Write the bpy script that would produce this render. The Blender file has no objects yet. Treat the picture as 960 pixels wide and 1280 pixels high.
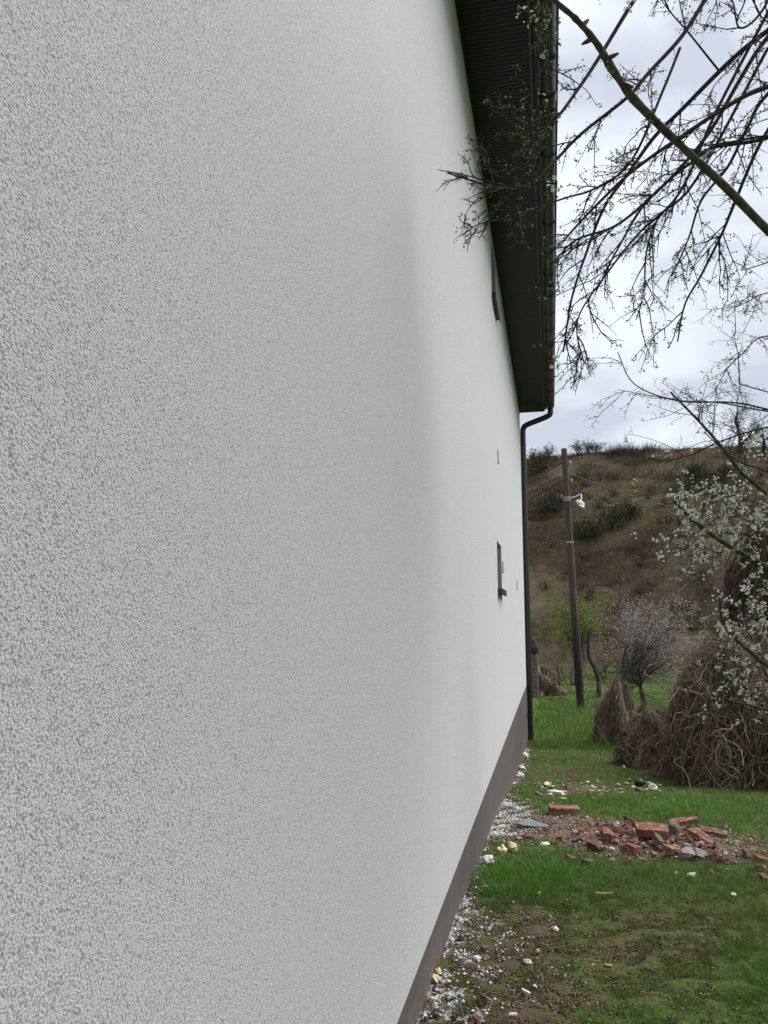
import bpy, bmesh, math, random
import numpy as np
from mathutils import Vector, Matrix, noise as mnoise
R = math.radians
random.seed(7); rng = np.random.default_rng(7)
scene = bpy.context.scene
C = scene.collection

# ------------------------------------------------------------------ camera
CAMZ, WALLD, FPX = 1.5, 0.5, 961.0
PITCH, YAW = R(7.88), R(12.21)
cd = bpy.data.cameras.new('camera'); cam = bpy.data.objects.new('camera', cd); C.objects.link(cam)
cam.location = (WALLD, 0, CAMZ); cam.rotation_euler = (R(90) + PITCH, 0, YAW)
cd.sensor_fit = 'VERTICAL'; cd.sensor_height = 36; cd.lens = FPX / 1280 * 36
cd.clip_start = 0.02; cd.clip_end = 3000
scene.camera = cam
scene.render.resolution_x = 768; scene.render.resolution_y = 1024

# ------------------------------------------------------------------ sky + sun
SUN_EL, SUN_AZ = R(50), R(68)          # azimuth measured from +Y (down the wall) towards +X (off the wall)
world = bpy.data.worlds.new('World'); scene.world = world; world.use_nodes = True
nt = world.node_tree; nt.nodes.clear(); N, L = nt.nodes.new, nt.links.new
out = N('ShaderNodeOutputWorld'); bg = N('ShaderNodeBackground'); L(bg.outputs[0], out.inputs[0])
bg.inputs['Strength'].default_value = 0.1
sky = N('ShaderNodeTexSky'); sky.sky_type = 'NISHITA'; sky.sun_disc = False
sky.sun_elevation = SUN_EL; sky.sun_rotation = SUN_AZ
tc = N('ShaderNodeTexCoord'); sep = N('ShaderNodeSeparateXYZ'); L(tc.outputs['Generated'], sep.inputs[0])
# cloud deck: project directions onto a high plane so clouds flatten towards the horizon
addz = N('ShaderNodeMath'); addz.operation = 'ADD'; addz.inputs[1].default_value = 0.35; 
mx0 = N('ShaderNodeMath'); mx0.operation = 'MAXIMUM'; mx0.inputs[1].default_value = 0.0
L(sep.outputs[2], mx0.inputs[0]); L(mx0.outputs[0], addz.inputs[0])
dv = N('ShaderNodeVectorMath'); dv.operation = 'DIVIDE'; L(tc.outputs['Generated'], dv.inputs[0])
cmb = N('ShaderNodeCombineXYZ'); [L(addz.outputs[0], cmb.inputs[i]) for i in range(3)]; L(cmb.outputs[0], dv.inputs[1])
nz = N('ShaderNodeTexNoise'); nz.inputs['Scale'].default_value = 3.2; nz.inputs['Detail'].default_value = 6
nz.inputs['Roughness'].default_value = 0.5; nz.inputs['Distortion'].default_value = 0.4; L(dv.outputs[0], nz.inputs['Vector'])
cr = N('ShaderNodeValToRGB'); L(nz.outputs['Fac'], cr.inputs[0])
e = cr.color_ramp.elements
e[0].position = 0.40; e[0].color = (2.25, 2.44, 2.76, 1)
e[1].position = 0.60; e[1].color = (3.35, 3.55, 3.86, 1)
# an overcast sky is brighter overhead than at the horizon
zr = N('ShaderNodeMapRange'); zr.inputs[1].default_value = 0.25; zr.inputs[2].default_value = 1.0
zr.inputs[3].default_value = 1.0; zr.inputs[4].default_value = 1.12; L(mx0.outputs[0], zr.inputs[0])
mul = N('ShaderNodeVectorMath'); mul.operation = 'SCALE'; L(cr.outputs[0], mul.inputs[0]); L(zr.outputs[0], mul.inputs['Scale'])
mix = N('ShaderNodeMix'); mix.data_type = 'RGBA'; mix.inputs[0].default_value = 0.96
L(sky.outputs[0], mix.inputs[6]); L(mul.outputs[0], mix.inputs[7]); L(mix.outputs[2], bg.inputs['Color'])

sd = bpy.data.lights.new('sun', 'SUN'); sd.energy = 1.5; sd.angle = R(45); sd.color = (1, 0.975, 0.945)
sun = bpy.data.objects.new('sun', sd); C.objects.link(sun)
sdir = Vector((math.sin(SUN_AZ) * math.cos(SUN_EL), math.cos(SUN_AZ) * math.cos(SUN_EL), math.sin(SUN_EL)))
sun.rotation_euler = sdir.to_track_quat('Z', 'Y').to_euler(); sun.location = (10, 10, 20)
scene.view_settings.view_transform = 'Standard'; scene.view_settings.look = 'None'
scene.view_settings.exposure = 1.46; scene.view_settings.gamma = 1.0

# ------------------------------------------------------------------ measuring helpers
FWD = np.array([-math.sin(YAW) * math.cos(PITCH), math.cos(YAW) * math.cos(PITCH), math.sin(PITCH)])
RGT = np.array([math.cos(YAW), math.sin(YAW), 0.0]); UPV = np.cross(RGT, FWD)
CAM = np.array([WALLD, 0, CAMZ])
def ray(px, py): return FWD + RGT * (px - 480) / FPX + UPV * (640 - py) / FPX
def at(px, py, Y):
    r = ray(px, py); return CAM + r * (Y / r[1])
def sm(a, b, x):
    t = np.clip((x - a) / (b - a), 0, 1); return t * t * (3 - 2 * t)
_ZY = [-50, 2.8, 4, 7.4, 10.3, 13, 14.5, 20, 44, 120, 2000]; _ZV = [0.12, 0.08, 0.03, -0.20, -0.52, -0.69, -0.76, -0.92, -1.05, -1.1, -1.1]
def wob(x, y, f, s=0.0):
    return (np.sin(x * f * 1.3 + y * f * .7 + s) + np.sin(x * f * -.8 + y * f * 1.9 + s * 2.1) + np.sin(x * f * 2.3 - y * f * 1.1 + s * .7)) / 3
def heap(x, y):      # the low mound of building rubble
    return 0.075 * np.exp(-(((x - 1.25) / .6) ** 2 + ((y - 6.2) / .45) ** 2)) + 0.03 * np.exp(-(((x - .6) / .4) ** 2 + ((y - 6.5) / .45) ** 2))
def gz(x, y):
    x = np.asarray(x, float); y = np.asarray(y, float)
    z = np.interp(y, _ZY, _ZV)
    amp = np.clip((y - 1) / 20, 0.01, 1) * 0.11 * sm(0.05, 1.5, x)
    z = z + amp * wob(x, y, .9, 1.0) + .018 * sm(0.1, .6, x) * wob(x, y, 4.2, 2.0) + .008 * wob(x, y, 11, .5) + heap(x, y)
    z = z + 0.10 * np.exp(-(((x - 1.1) / .8) ** 2 + ((y - 16.5) / 1.6) ** 2))
    return z
def ground_at(px, py):
    r = ray(px, py); t = 1.5
    while t < 90:
        p = CAM + r * t
        if p[2] < float(gz(p[0], p[1])): return p
        t += 0.01 if t < 20 else 0.1
    return CAM + r * t

# ------------------------------------------------------------------ object helpers
def link(name, me, m=None, parent=None):
    o = bpy.data.objects.new(name, me); C.objects.link(o)
    if m is not None and me is not None and not me.materials: me.materials.append(m)
    if parent is not None: o.parent = parent
    return o
def tag(o, label=None, cat=None, group=None, kind=None):
    for k, v in (('label', label), ('category', cat), ('group', group), ('kind', kind)):
        if v: o[k] = v
    return o
def empty(name, loc, label, cat, group=None):
    o = bpy.data.objects.new(name, None); C.objects.link(o); o.location = loc; o.empty_display_size = .1
    return tag(o, label, cat, group)
def local(o, mesh_obj):       # geometry was written in world coordinates: move under parent o
    mesh_obj.data.transform(Matrix.Translation(-Vector(o.location))); mesh_obj.parent = o; return mesh_obj
def pyd(name, V, F, smooth=False):
    me = bpy.data.meshes.new(name)
    V = np.asarray(V, np.float32); F = np.asarray(F, np.int32)
    k = F.shape[1]
    me.vertices.add(len(V)); me.vertices.foreach_set('co', V.ravel())
    me.loops.add(F.size); me.loops.foreach_set('vertex_index', F.ravel())
    me.polygons.add(len(F)); me.polygons.foreach_set('loop_start', np.arange(0, F.size, k, dtype=np.int32))
    if smooth: me.polygons.foreach_set('use_smooth', np.ones(len(F), bool))
    me.update(calc_edges=True); me.validate(); return me
def attr(me, name, vals):
    a = me.attributes.new(name, 'FLOAT', 'POINT'); a.data.foreach_set('value', np.asarray(vals, np.float32))
def colattr(me, name, rgb):
    a = me.color_attributes.new(name, 'FLOAT_COLOR', 'POINT')
    c = np.ones((len(rgb), 4), np.float32); c[:, :3] = rgb; a.data.foreach_set('color', c.ravel())
class Tubes:
    def __init__(s): s.V = []; s.F = []; s.n = 0; s.T = []
    def add(s, P, r, sides=4, tint=0.5):
        P = np.asarray(P, float); k = len(P)
        if k < 2: return
        r = np.broadcast_to(np.asarray(r, float), (k,)) if np.ndim(r) == 0 else np.asarray(r, float)
        T = np.gradient(P, axis=0); T /= np.linalg.norm(T, axis=1)[:, None] + 1e-9
        ref = np.array([0.31, 0.2, 0.93]); 
        if abs(T[0] @ ref) > .9: ref = np.array([0.9, -.3, 0.1])
        U = np.cross(T, ref); U /= np.linalg.norm(U, axis=1)[:, None] + 1e-9; W = np.cross(T, U)
        a = np.arange(sides) * 2 * math.pi / sides
        ring = P[:, None, :] + r[:, None, None] * (np.cos(a)[None, :, None] * U[:, None, :] + np.sin(a)[None, :, None] * W[:, None, :])
        s.V.append(ring.reshape(-1, 3))
        i = np.arange(k - 1)[:, None] * sides; j = np.arange(sides)[None, :]; j2 = (j + 1) % sides
        s.F.append(np.stack([i + j, i + j2, i + sides + j2, i + sides + j], -1).reshape(-1, 4) + s.n)
        s.n += k * sides; s.T.append(np.full(k * sides, tint))
    def build(s, name, m, parent=None, smooth=True):
        me = pyd(name, np.concatenate(s.V), np.concatenate(s.F), smooth); attr(me, 'rnd', np.concatenate(s.T))
        o = link(name, me, m); 
        return local(parent, o) if parent else o
class Bits:          # many small triangles / quads: petals, buds, leaves, blades
    def __init__(s): s.V = []; s.F = []; s.n = 0; s.T = []
    def quads(s, c, u, v, tint):     # c,u,v (n,3)
        V = np.stack([c - u, c - v * .6, c + u, c + v], 1).reshape(-1, 3); n = len(c)
        s.V.append(V); s.F.append(np.arange(4 * n).reshape(n, 4) + s.n); s.n += 4 * n; s.T.append(np.repeat(tint, 4))
    def build(s, name, m, parent=None):
        me = pyd(name, np.concatenate(s.V), np.concatenate(s.F)); attr(me, 'rnd', np.concatenate(s.T))
        o = link(name, me, m); return local(parent, o) if parent else o
def runit(n):
    v = rng.normal(size=(n, 3)); return v / np.linalg.norm(v, axis=1)[:, None]
def box_bm(bm, x0, x1, y0, y1, z0, z1):
    vs = [bm.verts.new(p) for p in ((x0,y0,z0),(x1,y0,z0),(x1,y1,z0),(x0,y1,z0),(x0,y0,z1),(x1,y0,z1),(x1,y1,z1),(x0,y1,z1))]
    for f in ((3,2,1,0),(4,5,6,7),(0,1,5,4),(1,2,6,5),(2,3,7,6),(3,0,4,7)): bm.faces.new([vs[i] for i in f])
    return vs
def bmobj(name, bm, m, parent=None, bevel=0):
    if bevel: bmesh.ops.bevel(bm, geom=bm.edges[:], offset=bevel, segments=1, affect='EDGES')
    bmesh.ops.recalc_face_normals(bm, faces=bm.faces)
    me = bpy.data.meshes.new(name); bm.to_mesh(me); bm.free(); o = link(name, me, m)
    return local(parent, o) if parent else o
def boxobj(name, b, m, parent=None, bevel=0):
    bm = bmesh.new(); box_bm(bm, *b); return bmobj(name, bm, m, parent, bevel)

# ------------------------------------------------------------------ materials
def newmat(name):
    m = bpy.data.materials.new(name); m.use_nodes = True; t = m.node_tree
    return m, t, t.nodes['Principled BSDF']
def ramp(t, fac, stops):
    r = t.nodes.new('ShaderNodeValToRGB'); el = r.color_ramp.elements
    while len(el) < len(stops): el.new(.5)
    for q, (p, c) in zip(el, stops): q.position = p; q.color = (*c, 1)
    t.links.new(fac, r.inputs[0]); return r.outputs[0]
def noise(t, scale, detail=4, rough=.55, dist=0, vec=None, coord='Object'):
    n = t.nodes.new('ShaderNodeTexNoise'); n.inputs['Scale'].default_value = scale; n.inputs['Detail'].default_value = detail
    n.inputs['Roughness'].default_value = rough; n.inputs['Distortion'].default_value = dist
    if vec is None: vec = t.nodes.new('ShaderNodeTexCoord').outputs[coord]
    t.links.new(vec, n.inputs['Vector']); return n.outputs['Fac']
def mixc(t, fac, a, b, mode='MIX'):
    n = t.nodes.new('ShaderNodeMix'); n.data_type = 'RGBA'; n.blend_type = mode
    for s, v in ((0, fac), (6, a), (7, b)):
        if isinstance(v, (int, float)): n.inputs[s].default_value = v
        elif isinstance(v, tuple): n.inputs[s].default_value = (*v, 1)
        else: t.links.new(v, n.inputs[s])
    return n.outputs[2]
def math_(t, op, a, b=None, clamp=False):
    n = t.nodes.new('ShaderNodeMath'); n.operation = op; n.use_clamp = clamp
    for i, v in enumerate((a, b)):
        if v is None: continue
        if isinstance(v, (int, float)): n.inputs[i].default_value = v
        else: t.links.new(v, n.inputs[i])
    return n.outputs[0]
def bump(t, b, h, dist=.002, strength=1):
    n = t.nodes.new('ShaderNodeBump'); n.inputs['Distance'].default_value = dist; n.inputs['Strength'].default_value = strength
    t.links.new(h, n.inputs['Height']); t.links.new(n.outputs[0], b.inputs['Normal']); return n
def fattr(t, name):
    n = t.nodes.new('ShaderNodeAttribute'); n.attribute_name = name; return n
def simple(name, stops, scale=20, rough=.8, bd=0.002, detail=5, spec=.3, metallic=0, bscale=None):
    m, t, b = newmat(name); f = noise(t, scale, detail)
    t.links.new(ramp(t, f, stops), b.inputs['Base Color']); b.inputs['Roughness'].default_value = rough
    b.inputs['Specular IOR Level'].default_value = spec; b.inputs['Metallic'].default_value = metallic
    if bd: bump(t, b, noise(t, bscale or scale * 2, 6), bd)
    return m
def byrnd(name, stops, rough=.8, scale=0, spec=.2, trans=0):
    m, t, b = newmat(name); f = fattr(t, 'rnd').outputs['Fac']
    c = ramp(t, f, stops)
    if scale: c = mixc(t, .6, c, ramp(t, noise(t, scale, 4), [(.3, (.45, .45, .45)), (.7, (1, 1, 1))]), 'MULTIPLY')
    t.links.new(c, b.inputs['Base Color']); b.inputs['Roughness'].default_value = rough; b.inputs['Specular IOR Level'].default_value = spec
    if trans:
        tr = t.nodes.new('ShaderNodeBsdfTranslucent'); t.links.new(c, tr.inputs[0]); mx = t.nodes.new('ShaderNodeMixShader')
        mx.inputs[0].default_value = trans; t.links.new(b.outputs[0], mx.inputs[1]); t.links.new(tr.outputs[0], mx.inputs[2])
        t.links.new(mx.outputs[0], t.nodes['Material Output'].inputs['Surface'])
    return m

# scratched mineral render on the house wall
def plaster():
    m, t, b = newmat('white scratched render')
    gn = t.nodes.new('ShaderNodeNewGeometry'); v = gn.outputs['Position']
    big = noise(t, .55, 3, .5, .3, v); mid = noise(t, 3.5, 4, .6, 0, v); grain = noise(t, 330, 4, .7, 0, v)
    vor = t.nodes.new('ShaderNodeTexVoronoi'); vor.inputs['Scale'].default_value = 330; vor.feature = 'F1'
    t.links.new(v, vor.inputs['Vector'])
    c = ramp(t, big, [(.3, (.435, .430, .426)), (.7, (.465, .460, .456))])
    c = mixc(t, .5, c, ramp(t, mid, [(.3, (.965, .965, .96)), (.7, (1, 1, 1))]), 'MULTIPLY')
    # shade in the pits of the render, painted into the colour
    clump = noise(t, 95, 3, .6, 0, v)
    hh = math_(t, 'SUBTRACT', math_(t, 'ADD', grain, .22), math_(t, 'MULTIPLY', vor.outputs['Distance'], .5))
    hh = math_(t, 'ADD', hh, math_(t, 'MULTIPLY', math_(t, 'SUBTRACT', clump, .5), .10))
    c = mixc(t, 1.0, c, ramp(t, hh, [(.24, (.34, .34, .338)), (.44, (.76, .76, .76)), (.60, (1.08, 1.08, 1.08))]), 'MULTIPLY')
    c = mixc(t, 1.0, c, ramp(t, noise(t, 75, 3, .7, 0, v), [(.36, (.80, .80, .80)), (.5, (.97, .97, .97)), (.62, (1.08, 1.08, 1.08))]), 'MULTIPLY')
    # broad shade painted into the colour, high on the near wall, ragged edge
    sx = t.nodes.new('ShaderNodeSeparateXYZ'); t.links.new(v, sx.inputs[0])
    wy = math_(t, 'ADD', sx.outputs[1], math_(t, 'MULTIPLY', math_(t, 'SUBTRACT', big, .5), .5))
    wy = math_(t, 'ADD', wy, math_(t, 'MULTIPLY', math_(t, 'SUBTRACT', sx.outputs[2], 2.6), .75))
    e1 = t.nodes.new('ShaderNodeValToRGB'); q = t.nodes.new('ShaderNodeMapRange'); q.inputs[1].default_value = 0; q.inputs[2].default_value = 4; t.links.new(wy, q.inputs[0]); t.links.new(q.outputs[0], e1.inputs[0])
    for k, (p_, v_) in enumerate([(.06, .45), (.36, .8), (SHADE_Y / 4 - .02, 1.0), ((SHADE_Y + .5) / 4, 0.0)]):
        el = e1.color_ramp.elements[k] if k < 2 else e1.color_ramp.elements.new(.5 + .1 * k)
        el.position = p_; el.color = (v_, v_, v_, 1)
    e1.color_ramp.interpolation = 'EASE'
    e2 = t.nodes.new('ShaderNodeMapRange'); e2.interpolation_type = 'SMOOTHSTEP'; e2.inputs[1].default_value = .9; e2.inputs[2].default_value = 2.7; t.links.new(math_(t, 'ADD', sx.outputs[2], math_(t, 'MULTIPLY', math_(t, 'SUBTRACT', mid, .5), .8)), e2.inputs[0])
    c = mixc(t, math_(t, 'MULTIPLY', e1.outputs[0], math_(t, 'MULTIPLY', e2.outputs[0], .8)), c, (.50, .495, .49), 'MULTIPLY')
    t.links.new(c, b.inputs['Base Color']); b.inputs['Roughness'].default_value = .6; b.inputs['Specular IOR Level'].default_value = .5
    b.inputs['Diffuse Roughness'].default_value = 1.0
    b.inputs['Coat Weight'].default_value = 1.0; b.inputs['Coat Roughness'].default_value = .5; b.inputs['Coat IOR'].default_value = 1.75
    b.inputs['Sheen Weight'].default_value = 1.0; b.inputs['Sheen Roughness'].default_value = .75; b.inputs['Sheen Tint'].default_value = (1, 1, 1, 1)
    t.links.new(ramp(t, hh, [(.26, (.45, .45, .45)), (.56, (1, 1, 1))]), b.inputs['Sheen Weight']); t.links.new(ramp(t, hh, [(.26, (.45, .45, .45)), (.56, (1, 1, 1))]), b.inputs['Coat Weight'])
    bn = bump(t, b, hh, .0095, 1.0); b2 = t.nodes.new('ShaderNodeBump'); b2.inputs['Distance'].default_value = .002; t.links.new(hh, b2.inputs['Height']); t.links.new(b2.outputs[0], b.inputs['Coat Normal']); return m
SHADE_Y = 2.55
M = {}
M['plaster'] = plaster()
def plinth_mat():
    m, t, b = newmat('brown grey plinth render'); gn = t.nodes.new('ShaderNodeNewGeometry'); v = gn.outputs['Position']
    f = noise(t, 5, 9, .6, 0, v); c = ramp(t, f, [(.25, (.078, .068, .067)), (.5, (.094, .083, .081)), (.75, (.118, .107, .102))])
    sx = t.nodes.new('ShaderNodeSeparateXYZ'); t.links.new(v, sx.inputs[0]); n1 = noise(t, 22, 6, .7, .3, v); n2 = noise(t, 3, 3, .6, 0, v)
    hgt = math_(t, 'ADD', math_(t, 'SUBTRACT', sx.outputs[2], .27), math_(t, 'MULTIPLY', sx.outputs[1], .070))     # height over the sloping ground
    hgt = math_(t, 'SUBTRACT', hgt, math_(t, 'MULTIPLY', math_(t, 'ADD', n1, n2), .16))
    q = t.nodes.new('ShaderNodeMapRange'); q.inputs[1].default_value = -.02; q.inputs[2].default_value = -.16; t.links.new(hgt, q.inputs[0])
    c = mixc(t, math_(t, 'MULTIPLY', q.outputs[0], .75), c, ramp(t, n1, [(.35, (.085, .062, .042)), (.6, (.17, .135, .10)), (.72, (.4, .38, .34))]))
    t.links.new(c, b.inputs['Base Color']); b.inputs['Roughness'].default_value = .88; b.inputs['Specular IOR Level'].default_value = .3
    bump(t, b, noise(t, 260, 5, .6, 0, v), .002); return m
M['plinth'] = plinth_mat()
M['corner_white'] = simple('white corner strip', [(.3, (.72, .72, .7)), (.7, (.8, .8, .78))], 10, .6, .001)
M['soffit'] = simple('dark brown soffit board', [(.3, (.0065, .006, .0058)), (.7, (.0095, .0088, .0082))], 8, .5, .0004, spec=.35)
M['gutter'] = simple('dark brown coated metal', [(.3, (.024, .021, .02)), (.7, (.036, .032, .030))], 6, .38, .0003, spec=.5)
M['pipe'] = simple('near black coated downpipe', [(.3, (.016, .014, .014)), (.7, (.024, .021, .021))], 6, .4, .0003, spec=.5)
M['rooftile'] = simple('dark metal roof tile', [(.3, (.03, .027, .026)), (.7, (.045, .04, .038))], 4, .45, .001)
M['frame'] = simple('grey window frame', [(.3, (.10, .10, .10)), (.7, (.14, .14, .14))], 10, .5, .0003)
M['sill'] = simple('dark sill metal', [(.3, (.03, .028, .027)), (.7, (.045, .04, .04))], 10, .4, .0003)
M['vent'] = simple('pale grey plastic vent', [(.3, (.42, .43, .43)), (.7, (.5, .51, .51))], 12, .5, .0003)
g, t_, b_ = newmat('window glass'); b_.inputs['Base Color'].default_value = (.03, .035, .04, 1); b_.inputs['Roughness'].default_value = .05; b_.inputs['Specular IOR Level'].default_value = .6
bump(t_, b_, noise(t_, 2, 1), .0005); M['glass'] = g
M['bark'] = simple('dark plum bark', [(.3, (.020, .016, .014)), (.55, (.042, .034, .028)), (.75, (.07, .062, .048))], 60, .9, .003)
M['mossbark'] = simple('mossy limb bark', [(.3, (.022, .019, .014)), (.5, (.048, .045, .026)), (.72, (.085, .085, .048))], 30, .9, .004)
M['twig'] = byrnd('thin twig bark', [(0, (.018, .013, .012)), (.6, (.035, .027, .023)), (1, (.06, .05, .036))])
M['bud'] = byrnd('buds and young leaves', [(0, (.05, .055, .022)), (.5, (.13, .145, .06)), (.8, (.24, .25, .13)), (1, (.50, .50, .38))], .6, trans=.2)
M['petal'] = byrnd('white petals', [(0, (.42, .46, .30)), (.4, (.66, .68, .56)), (1, (.82, .82, .76))], .6, trans=.3)
M['paleblossom'] = byrnd('thin pale blossom', [(0, (.15, .125, .11)), (.5, (.27, .235, .215)), (1, (.48, .44, .41))], .8, trans=.2)
M['vine'] = byrnd('dry vine stems', [(0, (.075, .053, .038)), (.5, (.21, .16, .112)), (.85, (.32, .26, .195)), (1, (.42, .36, .29))], .85)
M['redtwig'] = byrnd('reddish dry stems', [(0, (.05, .030, .025)), (.5, (.10, .062, .05)), (1, (.15, .11, .09))], .85)
M['grass'] = byrnd('grass blades', [(0, (.15, .115, .06)), (.18, (.13, .12, .045)), (.30, (.09, .135, .024)), (.42, (.045, .115, .010)), (.7, (.064, .18, .014)), (1, (.13, .28, .035))], .55, trans=.3, spec=.3)
M['straw'] = byrnd('dry grass stems', [(0, (.11, .075, .04)), (.5, (.21, .16, .085)), (1, (.34, .28, .17))], .8)
M['scrub'] = byrnd('hillside scrub', [(0, (.045, .036, .025)), (.3, (.092, .071, .049)), (.55, (.135, .104, .070)), (.72, (.185, .147, .100)), (.85, (.058, .066, .028)), (1, (.080, .098, .036))], .9)
M['yellowleaf'] = byrnd('yellow green young leaves', [(0, (.09, .12, .025)), (.5, (.15, .19, .04)), (1, (.22, .26, .07))], .7, trans=.25)
M['darkleaf'] = byrnd('dark olive leaves', [(0, (.022, .024, .012)), (.5, (.040, .042, .020)), (1, (.07, .07, .036))], .8)
def brickmat(name, stops, dust):
    m, t, b = newmat(name); f = noise(t, 14, 5); c = ramp(t, f, stops)
    d = ramp(t, noise(t, 26, 6, .7), [(.5 - dust, (0, 0, 0)), (.5 + .18 - dust * .5, (.9, .9, .9))])     # mortar dust and dried mud
    c = mixc(t, d, c, ramp(t, noise(t, 60, 4), [(.35, (.13, .095, .075)), (.6, (.36, .29, .25))]))
    t.links.new(c, b.inputs['Base Color']); b.inputs['Roughness'].default_value = .95; b.inputs['Specular IOR Level'].default_value = .2
    bump(t, b, noise(t, 90, 6), .005); return m
M['brick'] = brickmat('old red brick', [(.25, (.12, .046, .03)), (.5, (.25, .095, .056)), (.75, (.34, .15, .10))], .05)
M['brick_dark'] = brickmat('sooty red brick', [(.25, (.05, .026, .022)), (.5, (.13, .055, .04)), (.75, (.22, .11, .085))], .07)
M['brick_orange'] = brickmat('pale orange brick', [(.25, (.24, .105, .06)), (.5, (.35, .17, .10)), (.75, (.43, .25, .17))], .05)
M['mortar'] = simple('grey white mortar', [(.25, (.17, .145, .12)), (.5, (.31, .28, .245)), (.75, (.5, .47, .43))], 18, .9, .004, bscale=80)
M['stone'] = simple('grey brown stone', [(.25, (.07, .055, .042)), (.5, (.14, .112, .09)), (.75, (.23, .195, .16))], 16, .9, .004, bscale=80)
M['foam'] = simple('yellowed mounting foam', [(.25, (.50, .42, .22)), (.5, (.68, .60, .38)), (.75, (.78, .72, .52))], 40, .85, .003)
M['whitebit'] = simple('white plaster crumb', [(.25, (.55, .54, .50)), (.5, (.74, .74, .71)), (.75, (.82, .82, .8))], 30, .85, .003)
M['slate'] = simple('grey fibre cement tile', [(.25, (.13, .15, .15)), (.5, (.19, .21, .21)), (.75, (.25, .27, .27))], 12, .7, .001)
M['wood'] = simple('pale split wood', [(.25, (.28, .2, .12)), (.5, (.42, .33, .21)), (.75, (.55, .46, .33))], 25, .8, .002)
M['poleweathered'] = simple('weathered pole wood', [(.25, (.085, .066, .052)), (.5, (.15, .12, .098)), (.75, (.21, .175, .15))], 9, .9, .004, bscale=40)
M['poletar'] = simple('tarred pole foot', [(.25, (.012, .011, .010)), (.5, (.022, .02, .018)), (.75, (.05, .045, .04))], 9, .85, .004, bscale=40)
M['steel'] = simple('galvanised metal', [(.3, (.22, .22, .22)), (.7, (.34, .34, .34))], 12, .5, .0005, metallic=.4)
M['wire'] = simple('dark wire', [(.3, (.03, .03, .03)), (.7, (.05, .05, .05))], 12, .6, 0)
M['lampwhite'] = simple('white lamp housing', [(.3, (.68, .69, .7)), (.7, (.78, .79, .8))], 8, .4, .0003)
M['tarp'] = simple('black plastic', [(.3, (.010, .011, .012)), (.7, (.02, .022, .025))], 8, .35, .001)
M['crumb'] = byrnd('render crumbs', [(0, (.035, .028, .023)), (.3, (.10, .085, .07)), (.45, (.36, .34, .31)), (.7, (.66, .66, .63)), (1, (.80, .80, .78))], .9)
M['rubble'] = byrnd('brick crumbs', [(0, (.06, .042, .034)), (.35, (.15, .10, .075)), (.6, (.24, .13, .09)), (.8, (.28, .24, .2)), (.93, (.4, .37, .33)), (1, (.62, .6, .57))], .95)

# ------------------------------------------------------------------ ground
def masks(x, y):
    """white crumbs, rubble soil, brown bare patch, lush grass"""
    n1 = wob(x, y, 3.1, 4); n2 = wob(x, y, 7.3, 1.7)
    e = x + .07 * n1 + .05 * n2; n3 = wob(x, y, 17, .3)
    w = (1 - sm(.14, .34, e)) * (1 - sm(3.9, 4.35, y + .15 * n2)) * sm(1.2, 2.2, y) * np.clip(.62 + .75 * n3, 0, 1)
    w2 = (1 - sm(.14, .42, e)) * sm(5.7, 6.2, y + .1 * n2) * (1 - sm(7.4, 8.2, y)) * np.clip(.85 + .5 * n3, 0, 1)
    w3 = (1 - sm(.03, .13, e + .05 * n3)) * np.clip(.45 + .9 * n1, 0, 1) * (1 - sm(14.2, 14.7, y))
    white = np.clip(w + w2 + w3, 0, 1)
    heapm = np.exp(-(((x - 1.2) / .75) ** 2 + ((y - 6.15) / .55) ** 2) ** 1.5) + np.exp(-(((x - .5) / .42) ** 2 + ((y - 6.45) / .45) ** 2) ** 1.5)
    heapm = np.clip(heapm * (1.1 + .5 * n1), 0, 1)
    h2 = np.clip(np.exp(-(((x - .8) / .5) ** 2 + ((y - 9.3) / .7) ** 2)) * (.9 + 1.0 * n2), 0, 1)
    rub = np.clip(heapm + .65 * h2, 0, 1)
    brown = np.exp(-(((x - .90) / .30) ** 2 + ((y - 3.95) / .40) ** 2)) * .5 + np.exp(-(((x - .36) / .12) ** 2 + ((y - 3.7) / .50) ** 2)) * 1.3 \
        + np.exp(-(((x - .45) / .25) ** 2 + ((y - 2.9) / .35) ** 2)) * .7 + .45 * np.exp(-(((x - .7) / .8) ** 2 + ((y - 11.0) / 1.3) ** 2))
    brown = np.clip(brown * (1 + .9 * n2) + .30 * np.clip(n1 + .6 * n3, 0, 1) * sm(5.0, 4.2, y), 0, 1)
    lush = np.exp(-(((x - .30) / .25) ** 2 + ((y - 4.85) / .45) ** 2)) * 1.2 + sm(13.6, 14.6, y) * (1 - sm(20, 26, y)) * .9 \
        + np.exp(-(((x - 1.6) / .8) ** 2 + ((y - 7.8) / .8) ** 2)) * .8 + np.exp(-(((x - 1.1) / .7) ** 2 + ((y - 5.1) / .35) ** 2)) * .6 + .6 * np.exp(-(((x - 1.35) / .25) ** 2 + ((y - 3.8) / .7) ** 2))
    return white, rub, brown, np.clip(lush * (.8 + .45 * n2 + .3 * n1), 0, 1)
def span(*seg):
    o = []
    for a, b, n in seg: o += list(np.linspace(a, b, n, endpoint=False))
    return np.array(o + [seg[-1][1]])
gx = span((-900, -30, 12), (-30, -.2, 25), (-.2, 3.2, 120), (3.2, 12, 60), (12, 60, 30), (60, 900, 12))
gy = span((-900, -5, 14), (-5, 2, 40), (2, 10, 230), (10, 22, 90), (22, 60, 60), (60, 1500, 14))
X, Y = np.meshgrid(gx, gy); Z = gz(X, Y)
nx, ny = len(gx), len(gy)
idx = np.arange(nx * ny).reshape(ny, nx)
F = np.stack([idx[:-1, :-1], idx[:-1, 1:], idx[1:, 1:], idx[1:, :-1]], -1).reshape(-1, 4)
Vg = np.stack([X, Y, Z], -1).reshape(-1, 3)
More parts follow.
